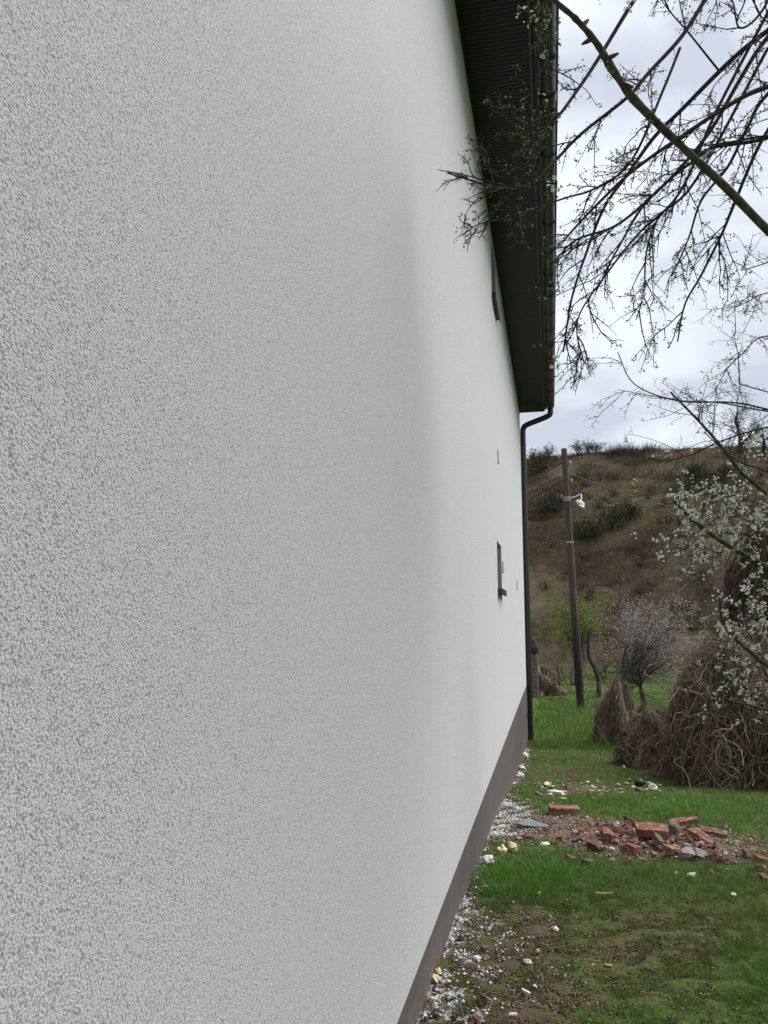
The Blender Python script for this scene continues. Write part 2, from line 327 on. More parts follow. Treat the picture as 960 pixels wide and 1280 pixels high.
# small clods on the bare parts
cl = np.array([mnoise.noise(Vector((a * 9, b * 9, 0))) if -.2 < a < 3.2 and 2 < b < 11 else 0 for a, b in Vg[:, :2]])
cl2 = np.array([mnoise.noise(Vector((a * 23, b * 23, 5))) if -.2 < a < 3.2 and 2 < b < 11 else 0 for a, b in Vg[:, :2]])
me = pyd('ground', Vg + np.c_[np.zeros((len(Vg), 2)), .016 * cl + .012 * cl2], F, True)
w_, r_, b__, l_ = masks(Vg[:, 0], Vg[:, 1])
for k_, v_ in (('m_white', w_), ('m_rub', r_), ('m_brown', b__), ('m_lush', l_)): attr(me, k_, v_)
def ground_mat():
    m, t, b = newmat('yard ground'); v = t.nodes.new('ShaderNodeTexCoord').outputs['Object']
    n5 = noise(t, 5, 5, .6, .3, v); n40 = noise(t, 40, 5, .65, .2, v); n160 = noise(t, 160, 4, .7, 0, v); nb = noise(t, .25, 4, .6, 0, v)
    green = ramp(t, n40, [(.32, (.026, .044, .011)), (.5, (.062, .102, .021)), (.66, (.125, .15, .042))])
    far = ramp(t, nb, [(.35, (.075, .10, .03)), (.6, (.085, .13, .03)), (.75, (.13, .12, .06))])
    green = mixc(t, .45, green, far)
    green = mixc(t, .9, green, ramp(t, n160, [(.32, (.35, .35, .33)), (.5, (.9, .9, .9)), (.68, (1.5, 1.45, 1.3))]), 'MULTIPLY')
    soil = ramp(t, n160, [(.3, (.05, .036, .022)), (.55, (.115, .085, .052)), (.75, (.20, .155, .105))])
    rub = ramp(t, n160, [(.25, (.075, .05, .038)), (.5, (.15, .105, .08)), (.66, (.225, .17, .135)), (.78, (.38, .34, .30))])
    n11 = noise(t, 14, 4, .6, .8, v)
    white = ramp(t, math_(t, 'ADD', math_(t, 'MULTIPLY', n160, .5), math_(t, 'MULTIPLY', n11, .5)), [(.42, (.04, .032, .026)), (.49, (.15, .13, .11)), (.53, (.55, .54, .51)), (.6, (.80, .80, .78))])
    def th(a, lo, hi, n, amt):
        s = math_(t, 'ADD', fattr(t, a).outputs['Fac'], math_(t, 'MULTIPLY', math_(t, 'SUBTRACT', n, .5), amt))
        q = t.nodes.new('ShaderNodeMapRange'); q.inputs[1].default_value = lo; q.inputs[2].default_value = hi; t.links.new(s, q.inputs[0]); return q.outputs[0]
    c = mixc(t, th('m_brown', .25, .7, n40, .9), green, soil)
    c = mixc(t, th('m_rub', .3, .6, n40, .7), c, rub)
    c = mixc(t, th('m_white', .25, .45, n5, .5), c, soil)
    c = mixc(t, th('m_white', .55, .80, n40, 1.1), c, white)
    t.links.new(c, b.inputs['Base Color']); b.inputs['Roughness'].default_value = .95; b.inputs['Specular IOR Level'].default_value = .15
    bump(t, b, math_(t, 'ADD', n40, math_(t, 'MULTIPLY', n160, .4)), .012); return m
tag(link('ground', me, ground_mat()), 'grassy yard sloping gently away beside the house', kind='structure')

# ------------------------------------------------------------------ hill
def hz(x, y):
    x = np.asarray(x, float); y = np.asarray(y, float)
    top = 19.6 + 1.0 * wob(x, 0 * x, .035, .6) + .12 * wob(x, 0 * x, .5, 2)
    s = np.clip((y - 46 - 2 * wob(x, y, .06, 3)) / 44, 0, 1)
    z = -1.6 + (top + 1.6) * (s ** .92)
    gul = wob(x, y * .35, .22, 1.3) * 1.4 + wob(x, y * .6, .6, .4) * .5 + wob(x, y, 1.7, .9) * .12
    z = z + gul * np.sin(math.pi * np.clip(s, 0, 1)) ** .8
    z = z + .35 * np.sin(y * 1.15 + 2 * wob(x, y, .1, 2)) * np.sin(math.pi * s)          # small earth terraces
    return np.where(y > 92, top - (y - 92) * .06, z)
hx = np.linspace(-130, 170, 301); hy = np.concatenate([np.linspace(38, 100, 160), np.linspace(102, 260, 20)])
X, Y = np.meshgrid(hx, hy); Z = hz(X, Y); nx, ny = len(hx), len(hy); idx = np.arange(nx * ny).reshape(ny, nx)
F = np.stack([idx[:-1, :-1], idx[:-1, 1:], idx[1:, 1:], idx[1:, :-1]], -1).reshape(-1, 4)
def hill_mat():
    m, t, b = newmat('dry hillside'); v = t.nodes.new('ShaderNodeTexCoord').outputs['Object']
    a = noise(t, .12, 5, .65, .5, v); c2 = noise(t, 1.6, 6, .7, .3, v); g2 = noise(t, .07, 4, .6, 0, v)
    c = ramp(t, a, [(.3, (.062, .047, .029)), (.5, (.108, .083, .050)), (.7, (.155, .122, .076))])
    c = mixc(t, .7, c, ramp(t, c2, [(.3, (.55, .52, .48)), (.6, (1, 1, 1))]), 'MULTIPLY')
    c = mixc(t, ramp(t, g2, [(.54, (0, 0, 0)), (.66, (.45, .45, .45))]), c, (.055, .072, .026))
    t.links.new(c, b.inputs['Base Color']); b.inputs['Roughness'].default_value = 1; b.inputs['Specular IOR Level'].default_value = .1
    bump(t, b, c2, .5); return m
tag(link('hill', pyd('hill', np.stack([X, Y, Z], -1).reshape(-1, 3), F, True), hill_mat()), 'brown scrub covered hillside behind the field', kind='structure')
# scrub: countless dry tufts and low bushes
def tufts(pts, hgt, wid, spread, nb, tint, jit=.12, lean_=False):
    """nb upward blades fanning from every point"""
    n = len(pts); P = np.repeat(pts, nb, 0); H = np.repeat(hgt, nb); k = n * nb
    off = rng.normal(size=(k, 3)) * np.repeat(spread, nb)[:, None]; off[:, 2] = 0
    P = P + off * .6
    d = off * .7 + rng.normal(size=(k, 3)) * .28 * H[:, None]; d[:, 2] = H * rng.uniform(.25, 1, k)
    s = runit(k); s[:, 2] *= .2; s *= (np.repeat(wid, nb) * rng.uniform(.5, 1.3, k))[:, None]
    if lean_: return np.stack([P - s, P + s, P + d], 1).reshape(-1, 3), np.arange(k * 3).reshape(k, 3), np.repeat(np.clip(np.repeat(tint, nb) + rng.normal(size=k) * jit, 0, 1), 3)
    mid = P + d * .55; tip = P + d; tip[:, :2] += d[:, :2] * .35
    V = np.stack([P - s, P + s, mid + s * .8, mid - s * .8, tip], 1).reshape(-1, 3)
    base = np.arange(k)[:, None] * 5
    F = np.concatenate([base + [0, 1, 2], base + [0, 2, 3], base + [3, 2, 4]], 0)
    T = np.repeat(np.clip(np.repeat(tint, nb) + rng.normal(size=k) * jit, 0, 1), 5)
    return V, F, T
n = 18000
px_ = rng.uniform(-25, 60, n); py_ = rng.uniform(47, 93, n); 
dens = wob(px_, py_, .25, 2.2) + .6 * wob(px_, py_, .7, 1)
kp = rng.uniform(-.9, .9, n) < dens + .25; px_, py_ = px_[kp], py_[kp]; n = len(px_)
P = np.c_[px_, py_, hz(px_, py_) - .05]
tn = np.clip(.38 + .34 * wob(px_, py_, .18, .3) + .22 * wob(px_, py_, .55, 3) + .18 * (py_ < 60) + rng.normal(size=n) * .15, 0, .8); tn = np.where(wob(px_, py_, .13, 5.1) > .45, rng.uniform(.8, 1, n), tn)
V, F, T = tufts(P, rng.uniform(.3, 1.1, n) * (.6 + .9 * (dens[kp] > .55)), rng.uniform(.014, .030, n), rng.uniform(.35, .9, n), 24, tn, .12, True)
me = pyd('hill_scrub', V, F); attr(me, 'rnd', T); tag(link('hill_scrub', me, M['scrub']), 'dry brown scrub and low thorn bushes covering the hillside', 'scrub', kind='stuff')

# ------------------------------------------------------------------ house
Y0, Y1 = -4.0, 14.8; PT = 0.27; SOF = 5.49; HX = -8.0
house = empty('house', (0, Y1, gz(0, Y1)), 'long white rendered house wall with dark plinth, soffit and gutter', 'house')
WINS = [(7.48, 8.12, 1.78, 2.25), (7.48, 8.12, 4.76, 5.36)]
bm = bmesh.new()
ys = [Y0, 7.48, 8.12, Y1]; zs = [PT, 1.78, 2.25, 4.76, 5.36, SOF + .05]
vv = {(i, j): bm.verts.new((0, y, z)) for i, y in enumerate(ys) for j, z in enumerate(zs)}
for i in range(3):
    for j in range(5):
        if i == 1 and j in (1, 3): continue
        bm.faces.new([vv[i, j], vv[i + 1, j], vv[i + 1, j + 1], vv[i, j + 1]])
for j in (1, 3):            # reveals
    ring = [(1, j), (2, j), (2, j + 1), (1, j + 1)]
    inn = [bm.verts.new((-.14, ys[a], zs[b2])) for a, b2 in ring]
    for q in range(4):
        bm.faces.new([vv[ring[q]], inn[q], inn[(q + 1) % 4], vv[ring[(q + 1) % 4]]])
# end walls and back
for (a, b2) in (((0, Y1), (HX, Y1)), ((HX, Y1), (HX, Y0)), ((HX, Y0), (0, Y0))):
    q = [bm.verts.new((a[0], a[1], PT)), bm.verts.new((b2[0], b2[1], PT)), bm.verts.new((b2[0], b2[1], SOF + .05)), bm.verts.new((a[0], a[1], SOF + .05))]
    bm.faces.new(q)
for yy in (Y0, Y1):         # gable triangles
    bm.faces.new([bm.verts.new((0, yy, SOF + .05)), bm.verts.new((HX, yy, SOF + .05)), bm.verts.new((HX / 2, yy, SOF + 2.2))])
bmesh.ops.remove_doubles(bm, verts=bm.verts, dist=1e-4)
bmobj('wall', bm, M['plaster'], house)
boxobj('plinth', (HX + .012, -.012, Y0 + .012, Y1 - .012, -1.4, PT), M['plinth'], house)
boxobj('corner_strip', (-.03, .012, Y1 + .004, Y1 + .05, -.70, PT + .14), M['corner_white'], house, .003)
for (a, b2, c, d) in WINS:
    bm = bmesh.new(); w = .05
    for q in ((a, a + w, c, d), (b2 - w, b2, c, d), (a + w, b2 - w, c, c + w), (a + w, b2 - w, d - w, d)): box_bm(bm, -.138, -.09, q[0] + .002, q[1] - .002, q[2] + .002, q[3] - .002)
    w_o = bmobj('window', bm, M['frame'], house)
    p_o = boxobj('pane', (-.12, -.112, a + w, b2 - w, c + w, d - w), M['glass']); p_o.data.transform(Matrix.Translation(-Vector(house.location))); p_o.parent = w_o
    s_o = boxobj('sill', (-.09, .045, a - .03, b2 + .03, c - .022, c + .008), M['sill'], None, .004)
    s2 = bmesh.new(); s2.free()
    s_o.data.transform(Matrix.Translation(-Vector(house.location))); s_o.parent = w_o
    boxobj('sill_drip', (.038, .046, a - .03, b2 + .03, c - .055, c - .02), M['sill'], house)
# small wall fittings
boxobj('vent_cover', (-.002, .016, 8.2, 8.32, 1.98, 2.10), M['vent'], house, .003)
boxobj('vent_cover', (-.002, .014, 7.82, 7.92, 3.09, 3.22), M['vent'], house, .003)
boxobj('vent_cover', (-.002, .014, 11.65, 11.75, 1.92, 2.05), M['vent'], house, .003)
# soffit boards, each with grooves across
EX = 0.47
def soffit_panel_mesh():
    bm = bmesh.new(); W = .2; n = 5; prof = []
    for i in range(n):
        y = i * W / n; prof += [(y + .001, .007), (y + .005, 0), (y + W / n - .005, 0), (y + W / n - .001, .007)]
    a = [bm.verts.new((.004, y, z)) for y, z in prof]; b2 = [bm.verts.new((EX, y, z)) for y, z in prof]
    for i in range(len(prof) - 1): bm.faces.new([a[i], b2[i], b2[i + 1], a[i + 1]])
    me = bpy.data.meshes.new('soffit_panel'); bm.to_mesh(me); bm.free(); me.materials.append(M['soffit']); return me
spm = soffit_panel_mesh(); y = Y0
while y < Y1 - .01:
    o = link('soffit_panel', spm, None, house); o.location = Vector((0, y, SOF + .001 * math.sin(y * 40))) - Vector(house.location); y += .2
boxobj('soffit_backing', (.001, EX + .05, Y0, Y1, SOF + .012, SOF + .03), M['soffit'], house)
boxobj('wall_trim', (.002, .022, Y0, Y1, SOF - .028, SOF - .002), M['soffit'], house, .002)
boxobj('soffit_lip', (EX - .012, EX + .006, Y0, Y1 + .004, SOF - .022, SOF - .002), M['gutter'], house, .002)
boxobj('fascia', (EX + .01, EX + .032, Y0, Y1 + .003, SOF + .031, SOF + .2), M['gutter'], house, .002)
boxobj('verge_board', (.002, EX + .008, Y1 + .004, Y1 + .024, SOF - .018, SOF + .2), M['gutter'], house, .002)
# half round gutter
GX, GR, GZ = 0.585, .066, SOF + .075
bm = bmesh.new(); prof = []
for i in range(13):
    a = math.pi + math.pi * i / 12; prof.append((GX + GR * math.cos(a), GZ + GR * math.sin(a) * 1.1))
prof += [(GX + GR + .004, GZ + .012), (GX + GR + .014, GZ + .008), (GX + GR + .013, GZ - .008), (GX + GR + .004, GZ - .010)]
A = [bm.verts.new((x, Y0 - .02, z)) for x, z in prof]; B = [bm.verts.new((x, Y1 + .05, z)) for x, z in prof]
for i in range(len(prof) - 1): bm.faces.new([A[i], A[i + 1], B[i + 1], B[i]])
bm.faces.new(B[:13])
for f in bm.faces: f.smooth = True
gut = bmobj('gutter', bm, M['gutter'], house)
def tubeobj(name, pts, r, m, parent, sides=16, grandparent=None):
    t = Tubes(); t.add(pts, r, sides); o = t.build(name, m)
    base = grandparent or parent
    o.data.transform(Matrix.Translation(-Vector(base.location))); o.parent = parent; return o
def smooth_path(P, k=6):
    P = np.asarray(P, float)
    if len(P) < 3: return P
    E = np.vstack([2 * P[0] - P[1], P, 2 * P[-1] - P[-2]]); o = []
    for i in range(1, len(E) - 2):
        for s in np.linspace(0, 1, k, endpoint=False):
            a, b, c, d = E[i - 1:i + 3]
            o.append(.5 * ((2 * b) + (-a + c) * s + (2 * a - 5 * b + 4 * c - d) * s * s + (-a + 3 * b - 3 * c + d) * s ** 3))
    o.append(P[-1]); return np.array(o)
for yy in np.arange(.4, Y1, .6):      # gutter brackets
    aa = np.linspace(math.pi * 1.0, math.pi * 2, 9)
    pp = np.c_[GX + (GR + .004) * np.cos(aa), np.full(9, yy), GZ + (GR + .004) * 1.1 * np.sin(aa)]
    tubeobj('gutter_bracket', pp, .006, M['gutter'], house, 4)
for yy in (5.6, 9.1, 12.4):
    aa = np.linspace(math.pi * .98, math.pi * 2.02, 11)
    bm = bmesh.new(); ra = [bm.verts.new((GX + (GR + .006) * math.cos(a), yy, GZ + (GR + .006) * 1.1 * math.sin(a))) for a in aa]
    rb = [bm.verts.new((GX + (GR + .006) * math.cos(a), yy + .11, GZ + (GR + .006) * 1.1 * math.sin(a))) for a in aa]
    for i in range(10): bm.faces.new([ra[i], ra[i + 1], rb[i + 1], rb[i]])
    bmobj('gutter_joint', bm, M['gutter'], house)
DPX, DPY = .052, Y1 + .03
pipe = tubeobj('downpipe', smooth_path([(GX, Y1 - .03, GZ - .05), (GX, Y1 - .03, SOF - .05), (GX - .06, Y1 - .02, SOF - .13), (DPX + .08, Y1, SOF - .27), (DPX + .01, DPY, SOF - .34), (DPX, DPY, SOF - .46)], 5).tolist() + [(DPX, DPY, 4.2), (DPX, DPY, 3), (DPX, DPY, 1.5), (DPX, DPY, 0), (DPX, DPY, -.72)], .053, M['pipe'], house, 20)
for zz in (4.1, 2.6, 1.1, -.3):
    t = Tubes(); t.add([(DPX, DPY, zz), (DPX, DPY, zz + .035)], .059, 16); t.add([(0, DPY - .04, zz + .017), (DPX - .04, DPY - .01, zz + .017)], .008, 6)
    o = t.build('pipe_clamp', M['pipe']); local(house, o)
# roof: two slopes of dark profiled sheet
def slope(side):
    bm = bmesh.new(); n = 64; cols = []
    xa, xb = (EX + .07, HX / 2) if side > 0 else (HX - EX - .07, HX / 2)
    za, zb = SOF + .2, SOF + 2.45
    for i in range(n * 3 + 1):
        y = Y0 - .1 + (Y1 + .12 - Y0) * i / (n * 3); dz = .03 if i % 3 == 0 else 0
        col = []
        for k in range(15):
            s = k / 14; z = za + (zb - za) * s
            col.append(bm.verts.new((xa + (xb - xa) * s, y, z + dz)))
        cols.append(col)
    for i in range(len(cols) - 1):
        for k in range(14): bm.faces.new([cols[i][k], cols[i + 1][k], cols[i + 1][k + 1], cols[i][k + 1]])
    return bmobj('roof', bm, M['rooftile'], house)
slope(1); slope(-1)
boxobj('ridge_cap', (HX / 2 - .1, HX / 2 + .1, Y0 - .1, Y1 + .03, SOF + 2.44, SOF + 2.5), M['rooftile'], house, .01)

# ------------------------------------------------------------------ trees
def branch_rec(tb, p, d, L_, r, lev, maxlev, tips, nch=(3, 5), up=.12, spread=.75, wig=.14, sides=(7, 5, 4, 3, 3, 3), col=None):
    k = 6 if lev < 2 else 3; P = [p]; q = np.array(d, float)
    for i in range(k):
        q = q + rng.normal(size=3) * wig; q[2] += up * .5; q /= np.linalg.norm(q); P.append(P[-1] + q * L_ / k)
    P = np.array(P); rr = np.linspace(r, r * (.45 if lev < maxlev else .3), k + 1)
    (tb[min(lev, len(tb) - 1)]).add(P, rr, sides[lev], rng.uniform(.2, .9))
    if lev >= maxlev: tips.append(P); return
    m = rng.integers(nch[0], nch[1] + 1)
    for c in range(m):
        f = rng.uniform(.3, 1) if c else 1.0; i = min(int(f * k), k); base = P[i]
        dd = P[min(i, k)] - P[max(i - 1, 0)]; dd = dd / np.linalg.norm(dd)
        s = rng.normal(size=3); s -= dd * (s @ dd); s /= np.linalg.norm(s)
        nd = dd * (1 - spread * .45) + s * spread * (.35 if c == 0 else .9); nd /= np.linalg.norm(nd)
        branch_rec(tb, base, nd, L_ * rng.uniform(.55, .8), rr[i] * rng.uniform(.55, .75), lev + 1, maxlev, tips, nch, up, spread, wig, sides)
def scatter_on(tips, n, size, jitter, bits, tlo=.0, thi=1.0):
    if not tips: return
    sel = rng.integers(0, len(tips), n); P = np.array([tips[i][rng.integers(max(0, len(tips[i]) // 4), len(tips[i]))] for i in sel]) + rng.normal(size=(n, 3)) * jitter
    u = runit(n); v = np.cross(u, runit(n)); v /= np.linalg.norm(v, axis=1)[:, None] + 1e-6
    s = size * rng.uniform(.5, 1.3, n)[:, None]; bits.quads(P, u * s, v * s, rng.uniform(tlo, thi, n))

def bare_tree(name, loc, h, label, cat='tree', group=None, mt='bark', blossom=None, nbl=0, bsz=.03, lean=(0, 0), multi=1, trunk=.32, spread=.75, nch=(3, 5), maxlev=4, up=.12, rad=None, twm='twig'):
    loc = np.array(loc, float); root = empty(name, loc, label, cat, group)
    tr, tw, tips = Tubes(), Tubes(), []
    for s in range(multi):
        d = np.array([lean[0], lean[1], 1.0]) + (rng.normal(size=3) * .35 * (multi > 1)); d /= np.linalg.norm(d)
        branch_rec([tr, tr, tw], loc + rng.normal(size=3) * .06 * (multi > 1) * [1, 1, 0] - [0, 0, .1], d, h * trunk * rng.uniform(.85, 1.15), (rad or h * .022) / math.sqrt(multi), 0, maxlev, tips, nch, up, spread)
    tr.build('trunk', M[mt], root); o = tw.build('twigs', M[twm], root); o['kind'] = 'stuff'
    if blossom:
        b = Bits(); scatter_on(tips, nbl, bsz, bsz * 1.6, b); q = b.build('blossom' if blossom in ('petal', 'paleblossom') else 'foliage', M[blossom], root); q['kind'] = 'stuff'
    return root

# --- foreground plum limb with hanging twigs
def spurs(tw, bd, pt, P, dens, slen, budsize, wsc, flower=0.0, flsize=.011, ncl=(1, 5)):
    """short spurs with buds (and some flowers) along polyline P"""
    Ls = np.linalg.norm(np.diff(P, axis=0), axis=1).sum(); m = max(1, int(Ls * dens))
    for _ in range(m):
        f = rng.uniform(.03, 1) * (len(P) - 1); i = min(int(f), len(P) - 2); b = P[i] + (P[i + 1] - P[i]) * (f - i)
        d = P[i + 1] - P[i]; d /= np.linalg.norm(d) + 1e-9; s = rng.normal(size=3); s -= d * (s @ d); s /= np.linalg.norm(s)
        d = d * .5 + s; d /= np.linalg.norm(d); l = slen * rng.uniform(.3, 1.3)
        q = np.array([b, b + d * l * .5 + rng.normal(size=3) * l * .06, b + d * l]); tw.add(q, [.0011 * wsc, .0009 * wsc, .0006 * wsc], 3, rng.uniform(0, .8))
        nb = rng.integers(1, 5); c = q[-1] + rng.normal(size=(nb, 3)) * budsize * 1.2
        for cc in (q[1], ): c = np.vstack([c, cc])
        k = len(c); u = runit(k); v = np.cross(u, runit(k)); sz = budsize * rng.uniform(.5, 1.1, k)[:, None]
        bd.quads(c, u * sz, v * sz, rng.uniform(0, 1, k)); bd.quads(c, u * sz, np.cross(u, v) * sz, rng.uniform(0, 1, k))
        if rng.uniform() < flower:
            nf = rng.integers(*((4, 10) if flsize > .0085 else ncl))
            for c0 in q[-1] + rng.normal(size=(nf, 3)) * flsize * 1.5:
                nrm = runit(1)[0]; a0 = np.cross(nrm, runit(1)[0]); a0 /= np.linalg.norm(a0); a1 = np.cross(nrm, a0)
                an = np.arange(5) * 2 * math.pi / 5; dirs = np.cos(an)[:, None] * a0 + np.sin(an)[:, None] * a1; side = -np.sin(an)[:, None] * a0 + np.cos(an)[:, None] * a1
                fs = flsize * rng.uniform(.6, 1.1)
                pt.quads(c0 + dirs * fs * .55 + nrm * fs * .15, side * fs * .42, dirs * fs * .6, rng.uniform(.2, 1, 5))
def grow(tw, bd, pt, P, n, L_, r, droop, side_spread, lev=0, flower=0, dens=26, slen=.03, bud=.0042, wsc=1.0, flsize=.011):
    for _ in range(n):
        f = rng.uniform(.08, .98) * (len(P) - 1); i = min(int(f), len(P) - 2); b = P[i] + (P[i + 1] - P[i]) * (f - i)
        d = P[i + 1] - P[i]; d = d / (np.linalg.norm(d) + 1e-9); s = rng.normal(size=3) * [1, .8, 1]; s -= d * (s @ d); s /= np.linalg.norm(s)
        q = d * (1 - side_spread * .5) + s * side_spread; q /= np.linalg.norm(q); l = L_ * rng.uniform(.35, 1.2) * float(np.clip(b[0] / .6, .45, 1)); k = 7; Q = [b]
        for _k in range(k):
            q = q + rng.normal(size=3) * .10 + np.array([0, 0, -droop]); q /= np.linalg.norm(q); Q.append(Q[-1] + q * l / k)
        Q = np.array(Q); Q[:, 0] = np.maximum(Q[:, 0], .04 + .01 * rng.uniform()); tw.add(Q, np.linspace(r, r * .4, k + 1), 4, rng.uniform(0, .7))
        spurs(tw, bd, pt, Q, dens, slen, bud, wsc, flower, flsize)
        if lev > 0: grow(tw, bd, pt, Q, rng.integers(1, 4), L_ * .5, r * .65, droop, side_spread, lev - 1, flower, dens, slen, bud, wsc, flsize)
def pxpath(pts, Ya, Yb, k=6):
    m = len(pts); return smooth_path([at(px, py, Ya + (Yb - Ya) * i / (m - 1)) for i, (px, py) in enumerate(pts)], k)
TX, TY = 2.75, 3.1
t1 = empty('plum_tree', (TX, TY, float(gz(TX, TY))), 'budding plum tree whose mossy limb and hanging twigs reach over the eaves', 'tree')
tw, bd, pt = Tubes(), Bits(), Bits()
limbP = pxpath([(655, -45), (693, 0), (719, 23), (745, 53), (765, 86), (795, 127), (852, 183), (906, 233), (960, 288), (1010, 330)], 2.75, 3.15)
limbP = np.vstack([limbP, smooth_path([limbP[-1], (1.95, 3.2, 2.55), (2.45, 3.15, 2.1), (TX, TY, 1.35)], 5)[1:]])
rr = np.interp(np.arange(len(limbP)) / len(limbP), [0, .12, .3, .34, .38, .42, .48, .52, .8, 1], [.008, .013, .017, .021, .015, .022, .019, .018, .024, .06]) * (1 + .06 * rng.normal(size=len(limbP)))
lt = Tubes(); lt.add(limbP, rr * .80, 10); 
for i in (14, 17, 22, 27, 35):    # cut stubs and knots
    d = runit(1)[0]; d[1] -= .3; lt.add([limbP[i], limbP[i] + d * .03, limbP[i] + d * .05], [.012, .009, .004], 6)
lt.build('branch', M['mossbark'], t1)
tk = Tubes(); tk.add(smooth_path([(TX + .1, TY, float(gz(TX, TY)) - .1), (TX + .05, TY, .6), (TX, TY, 1.35), (TX + .1, TY + .05, 2.3), (TX + .02, TY + .1, 3.2), (TX + .2, TY + .1, 4.0)], 5), np.linspace(.11, .045, 26), 12); tk.build('trunk', M['bark'], t1)
guides = [  # pixel polylines of the hanging branches, start depth, end depth, start radius
 ([(1010, -60), (905, -70), (820, -30), (793, 0), (747, 75), (722, 112), (697, 146), (668, 172), (640, 200)], 3.3, 2.85, .010),
 ([(1020, -90), (900, -30), (881, 0), (852, 46), (810, 92), (785, 121), (727, 167), (690, 205), (655, 235), (612, 232), (560, 216)], 3.4, 2.8, .009),
 ([(1040, -20), (960, 38), (914, 75), (852, 137), (818, 171), (785, 217), (756, 258), (735, 310), (715, 372), (704, 440)], 3.4, 3.4, .010),
 ([(1040, 80), (960, 108), (922, 125), (860, 165), (793, 212), (740, 262), (705, 300)], 3.3, 3.0, .010),
 ([(1030, -30), (960, 46), (927, 96), (889, 162), (852, 208), (810, 250), (768, 283), (720, 300), (690, 330)], 3.5, 3.2, .009),
 ([(1040, 50), (960, 117), (935, 158), (910, 208), (877, 250), (860, 300), (840, 345)], 3.6, 3.6, .008),
 ([(1040, 60), (990, 120), (950, 180), (915, 262), (902, 293), (877, 343), (856, 381), (847, 427)], 3.5, 3.5, .008),
 ([(1060, 130), (960, 172), (893, 184), (868, 200), (810, 250), (770, 315), (745, 365)], 3.6, 3.5, .008),
 ([(960, 60), (870, 225), (825, 270), (808, 315), (805, 365), (795, 400)], 3.5, 3.6, .006),
 ([(1000, -60), (900, 130), (850, 240), (800, 290), (760, 340), (722, 400), (730, 455)], 3.3, 3.3, .006),
 ([(985, -60), (955, 10), (925, 35), (915, 0), (893, -20)], 3.1, 3.1, .005),
 ([(1000, -40), (980, 30), (960, 28), (945, 10), (940, -20)], 3.2, 3.2, .004),
 ([(850, 60), (830, 110), (790, 200), (745, 235), (705, 248), (640, 270), (600, 280), (575, 295)], 3.1, 2.75, .005),
 ([(900, 90), (860, 40), (835, 10), (820, -30)], 3.3, 3.3, .004),
 ([(700, -30), (680, 10), (676, 60), (690, 95)], 2.85, 2.85, .003),
 ([(697, 146), (660, 160), (635, 150), (625, 130)], 2.85, 2.8, .003),
 ([(697, 230), (650, 225), (612, 215), (600, 180)], 2.8, 2.75, .003),
 ([(1020, 170), (960, 170), (910, 178), (880, 182)], 3.4, 3.4, .006),
 ([(655, 235), (630, 232), (600, 224), (575, 217), (547, 212)], 2.8, 2.8, .003),
 ([(618, 232), (610, 205), (603, 188), (601, 170)], 2.8, 2.8, .0022),
 ([(616, 236), (600, 250), (585, 262), (576, 294)], 2.8, 2.8, .0022),
 ([(640, 240), (622, 262), (605, 280), (580, 292)], 2.8, 2.8, .002),
 ([(668, 172), (648, 150), (640, 130)], 2.85, 2.85, .002)]
for g_, ya, yb, r0 in guides:
    P = pxpath(g_, ya, yb); P[:, 0] = np.maximum(P[:, 0], .05)
    full, rads = P, np.linspace(r0 * 1.25, r0 * .4, len(P))
    if g_[0][0] >= 985:       # carry the branch back to the trunk
        jt = np.array([TX + .05, TY + .05, min(max(P[0][2] - .45, 1.6), 3.9)]); d0 = P[0] - P[1]; d0 = d0 / np.linalg.norm(d0)
        back = smooth_path([jt, (jt + P[0]) / 2 + d0 * .12 + [0, 0, .06], P[0]], 5)[:-1]
        full = np.vstack([back, P]); rads = np.concatenate([np.linspace(r0 * 1.9, r0 * 1.27, len(back)), rads])
    q = Tubes(); q.add(full, rads, 7, .4); q.build('branch', M['bark'], t1)
    Ls = np.linalg.norm(np.diff(P, axis=0), axis=1).sum()
    grow(tw, bd, pt, P, int(Ls * 10), .27, .0036, .03, .55, 1, .012, 30, .022, .0054)
    spurs(tw, bd, pt, P, 14, .03, .005, 1.2, .012)
# dense flower bunches at the top by the gutter
for (a, b2, m) in ((680, 15, 22), (686, 50, 12), (650, 128, 8), (668, 185, 6), (686, 92, 5), (664, 265, 4), (660, 130, 5)):
    for _ in range(m):
        p0 = at(a + rng.normal() * 8, b2 + rng.normal() * 13, 2.85); p1 = p0 + rng.normal(size=3) * .02
        spurs(tw, bd, pt, np.array([p0, p1]), 60, .012, .0065, 1, .10, .0065)
# unseen part of the crown beyond the frame edge, thickened to shade the wall
for _ in range(26):
    s = np.array([TX + rng.normal() * .1, TY + rng.normal() * .1, rng.uniform(1.9, 4.6)]); a = rng.uniform(1.2, 4.4)
    e_ = s + np.array([math.sin(a) * .7 + .1, -abs(math.cos(a)) * 2.2 - .1, rng.uniform(.3, 1.5)])
    P = smooth_path([s, (s + e_) / 2 + [0, 0, .25], e_], 6); q = Tubes(); q.add(P, np.linspace(.030, .008, len(P)), 6, .4); q.build('branch', M['bark'], t1)
    grow(tw, bd, pt, P, 16, .5, .0055, .04, .7, 1, .01, 10)
tw.build('twigs', M['twig'], t1)['kind'] = 'stuff'; bd.build('buds', M['bud'], t1)['kind'] = 'stuff'; pt.build('blossom', M['petal'], t1)['kind'] = 'stuff'

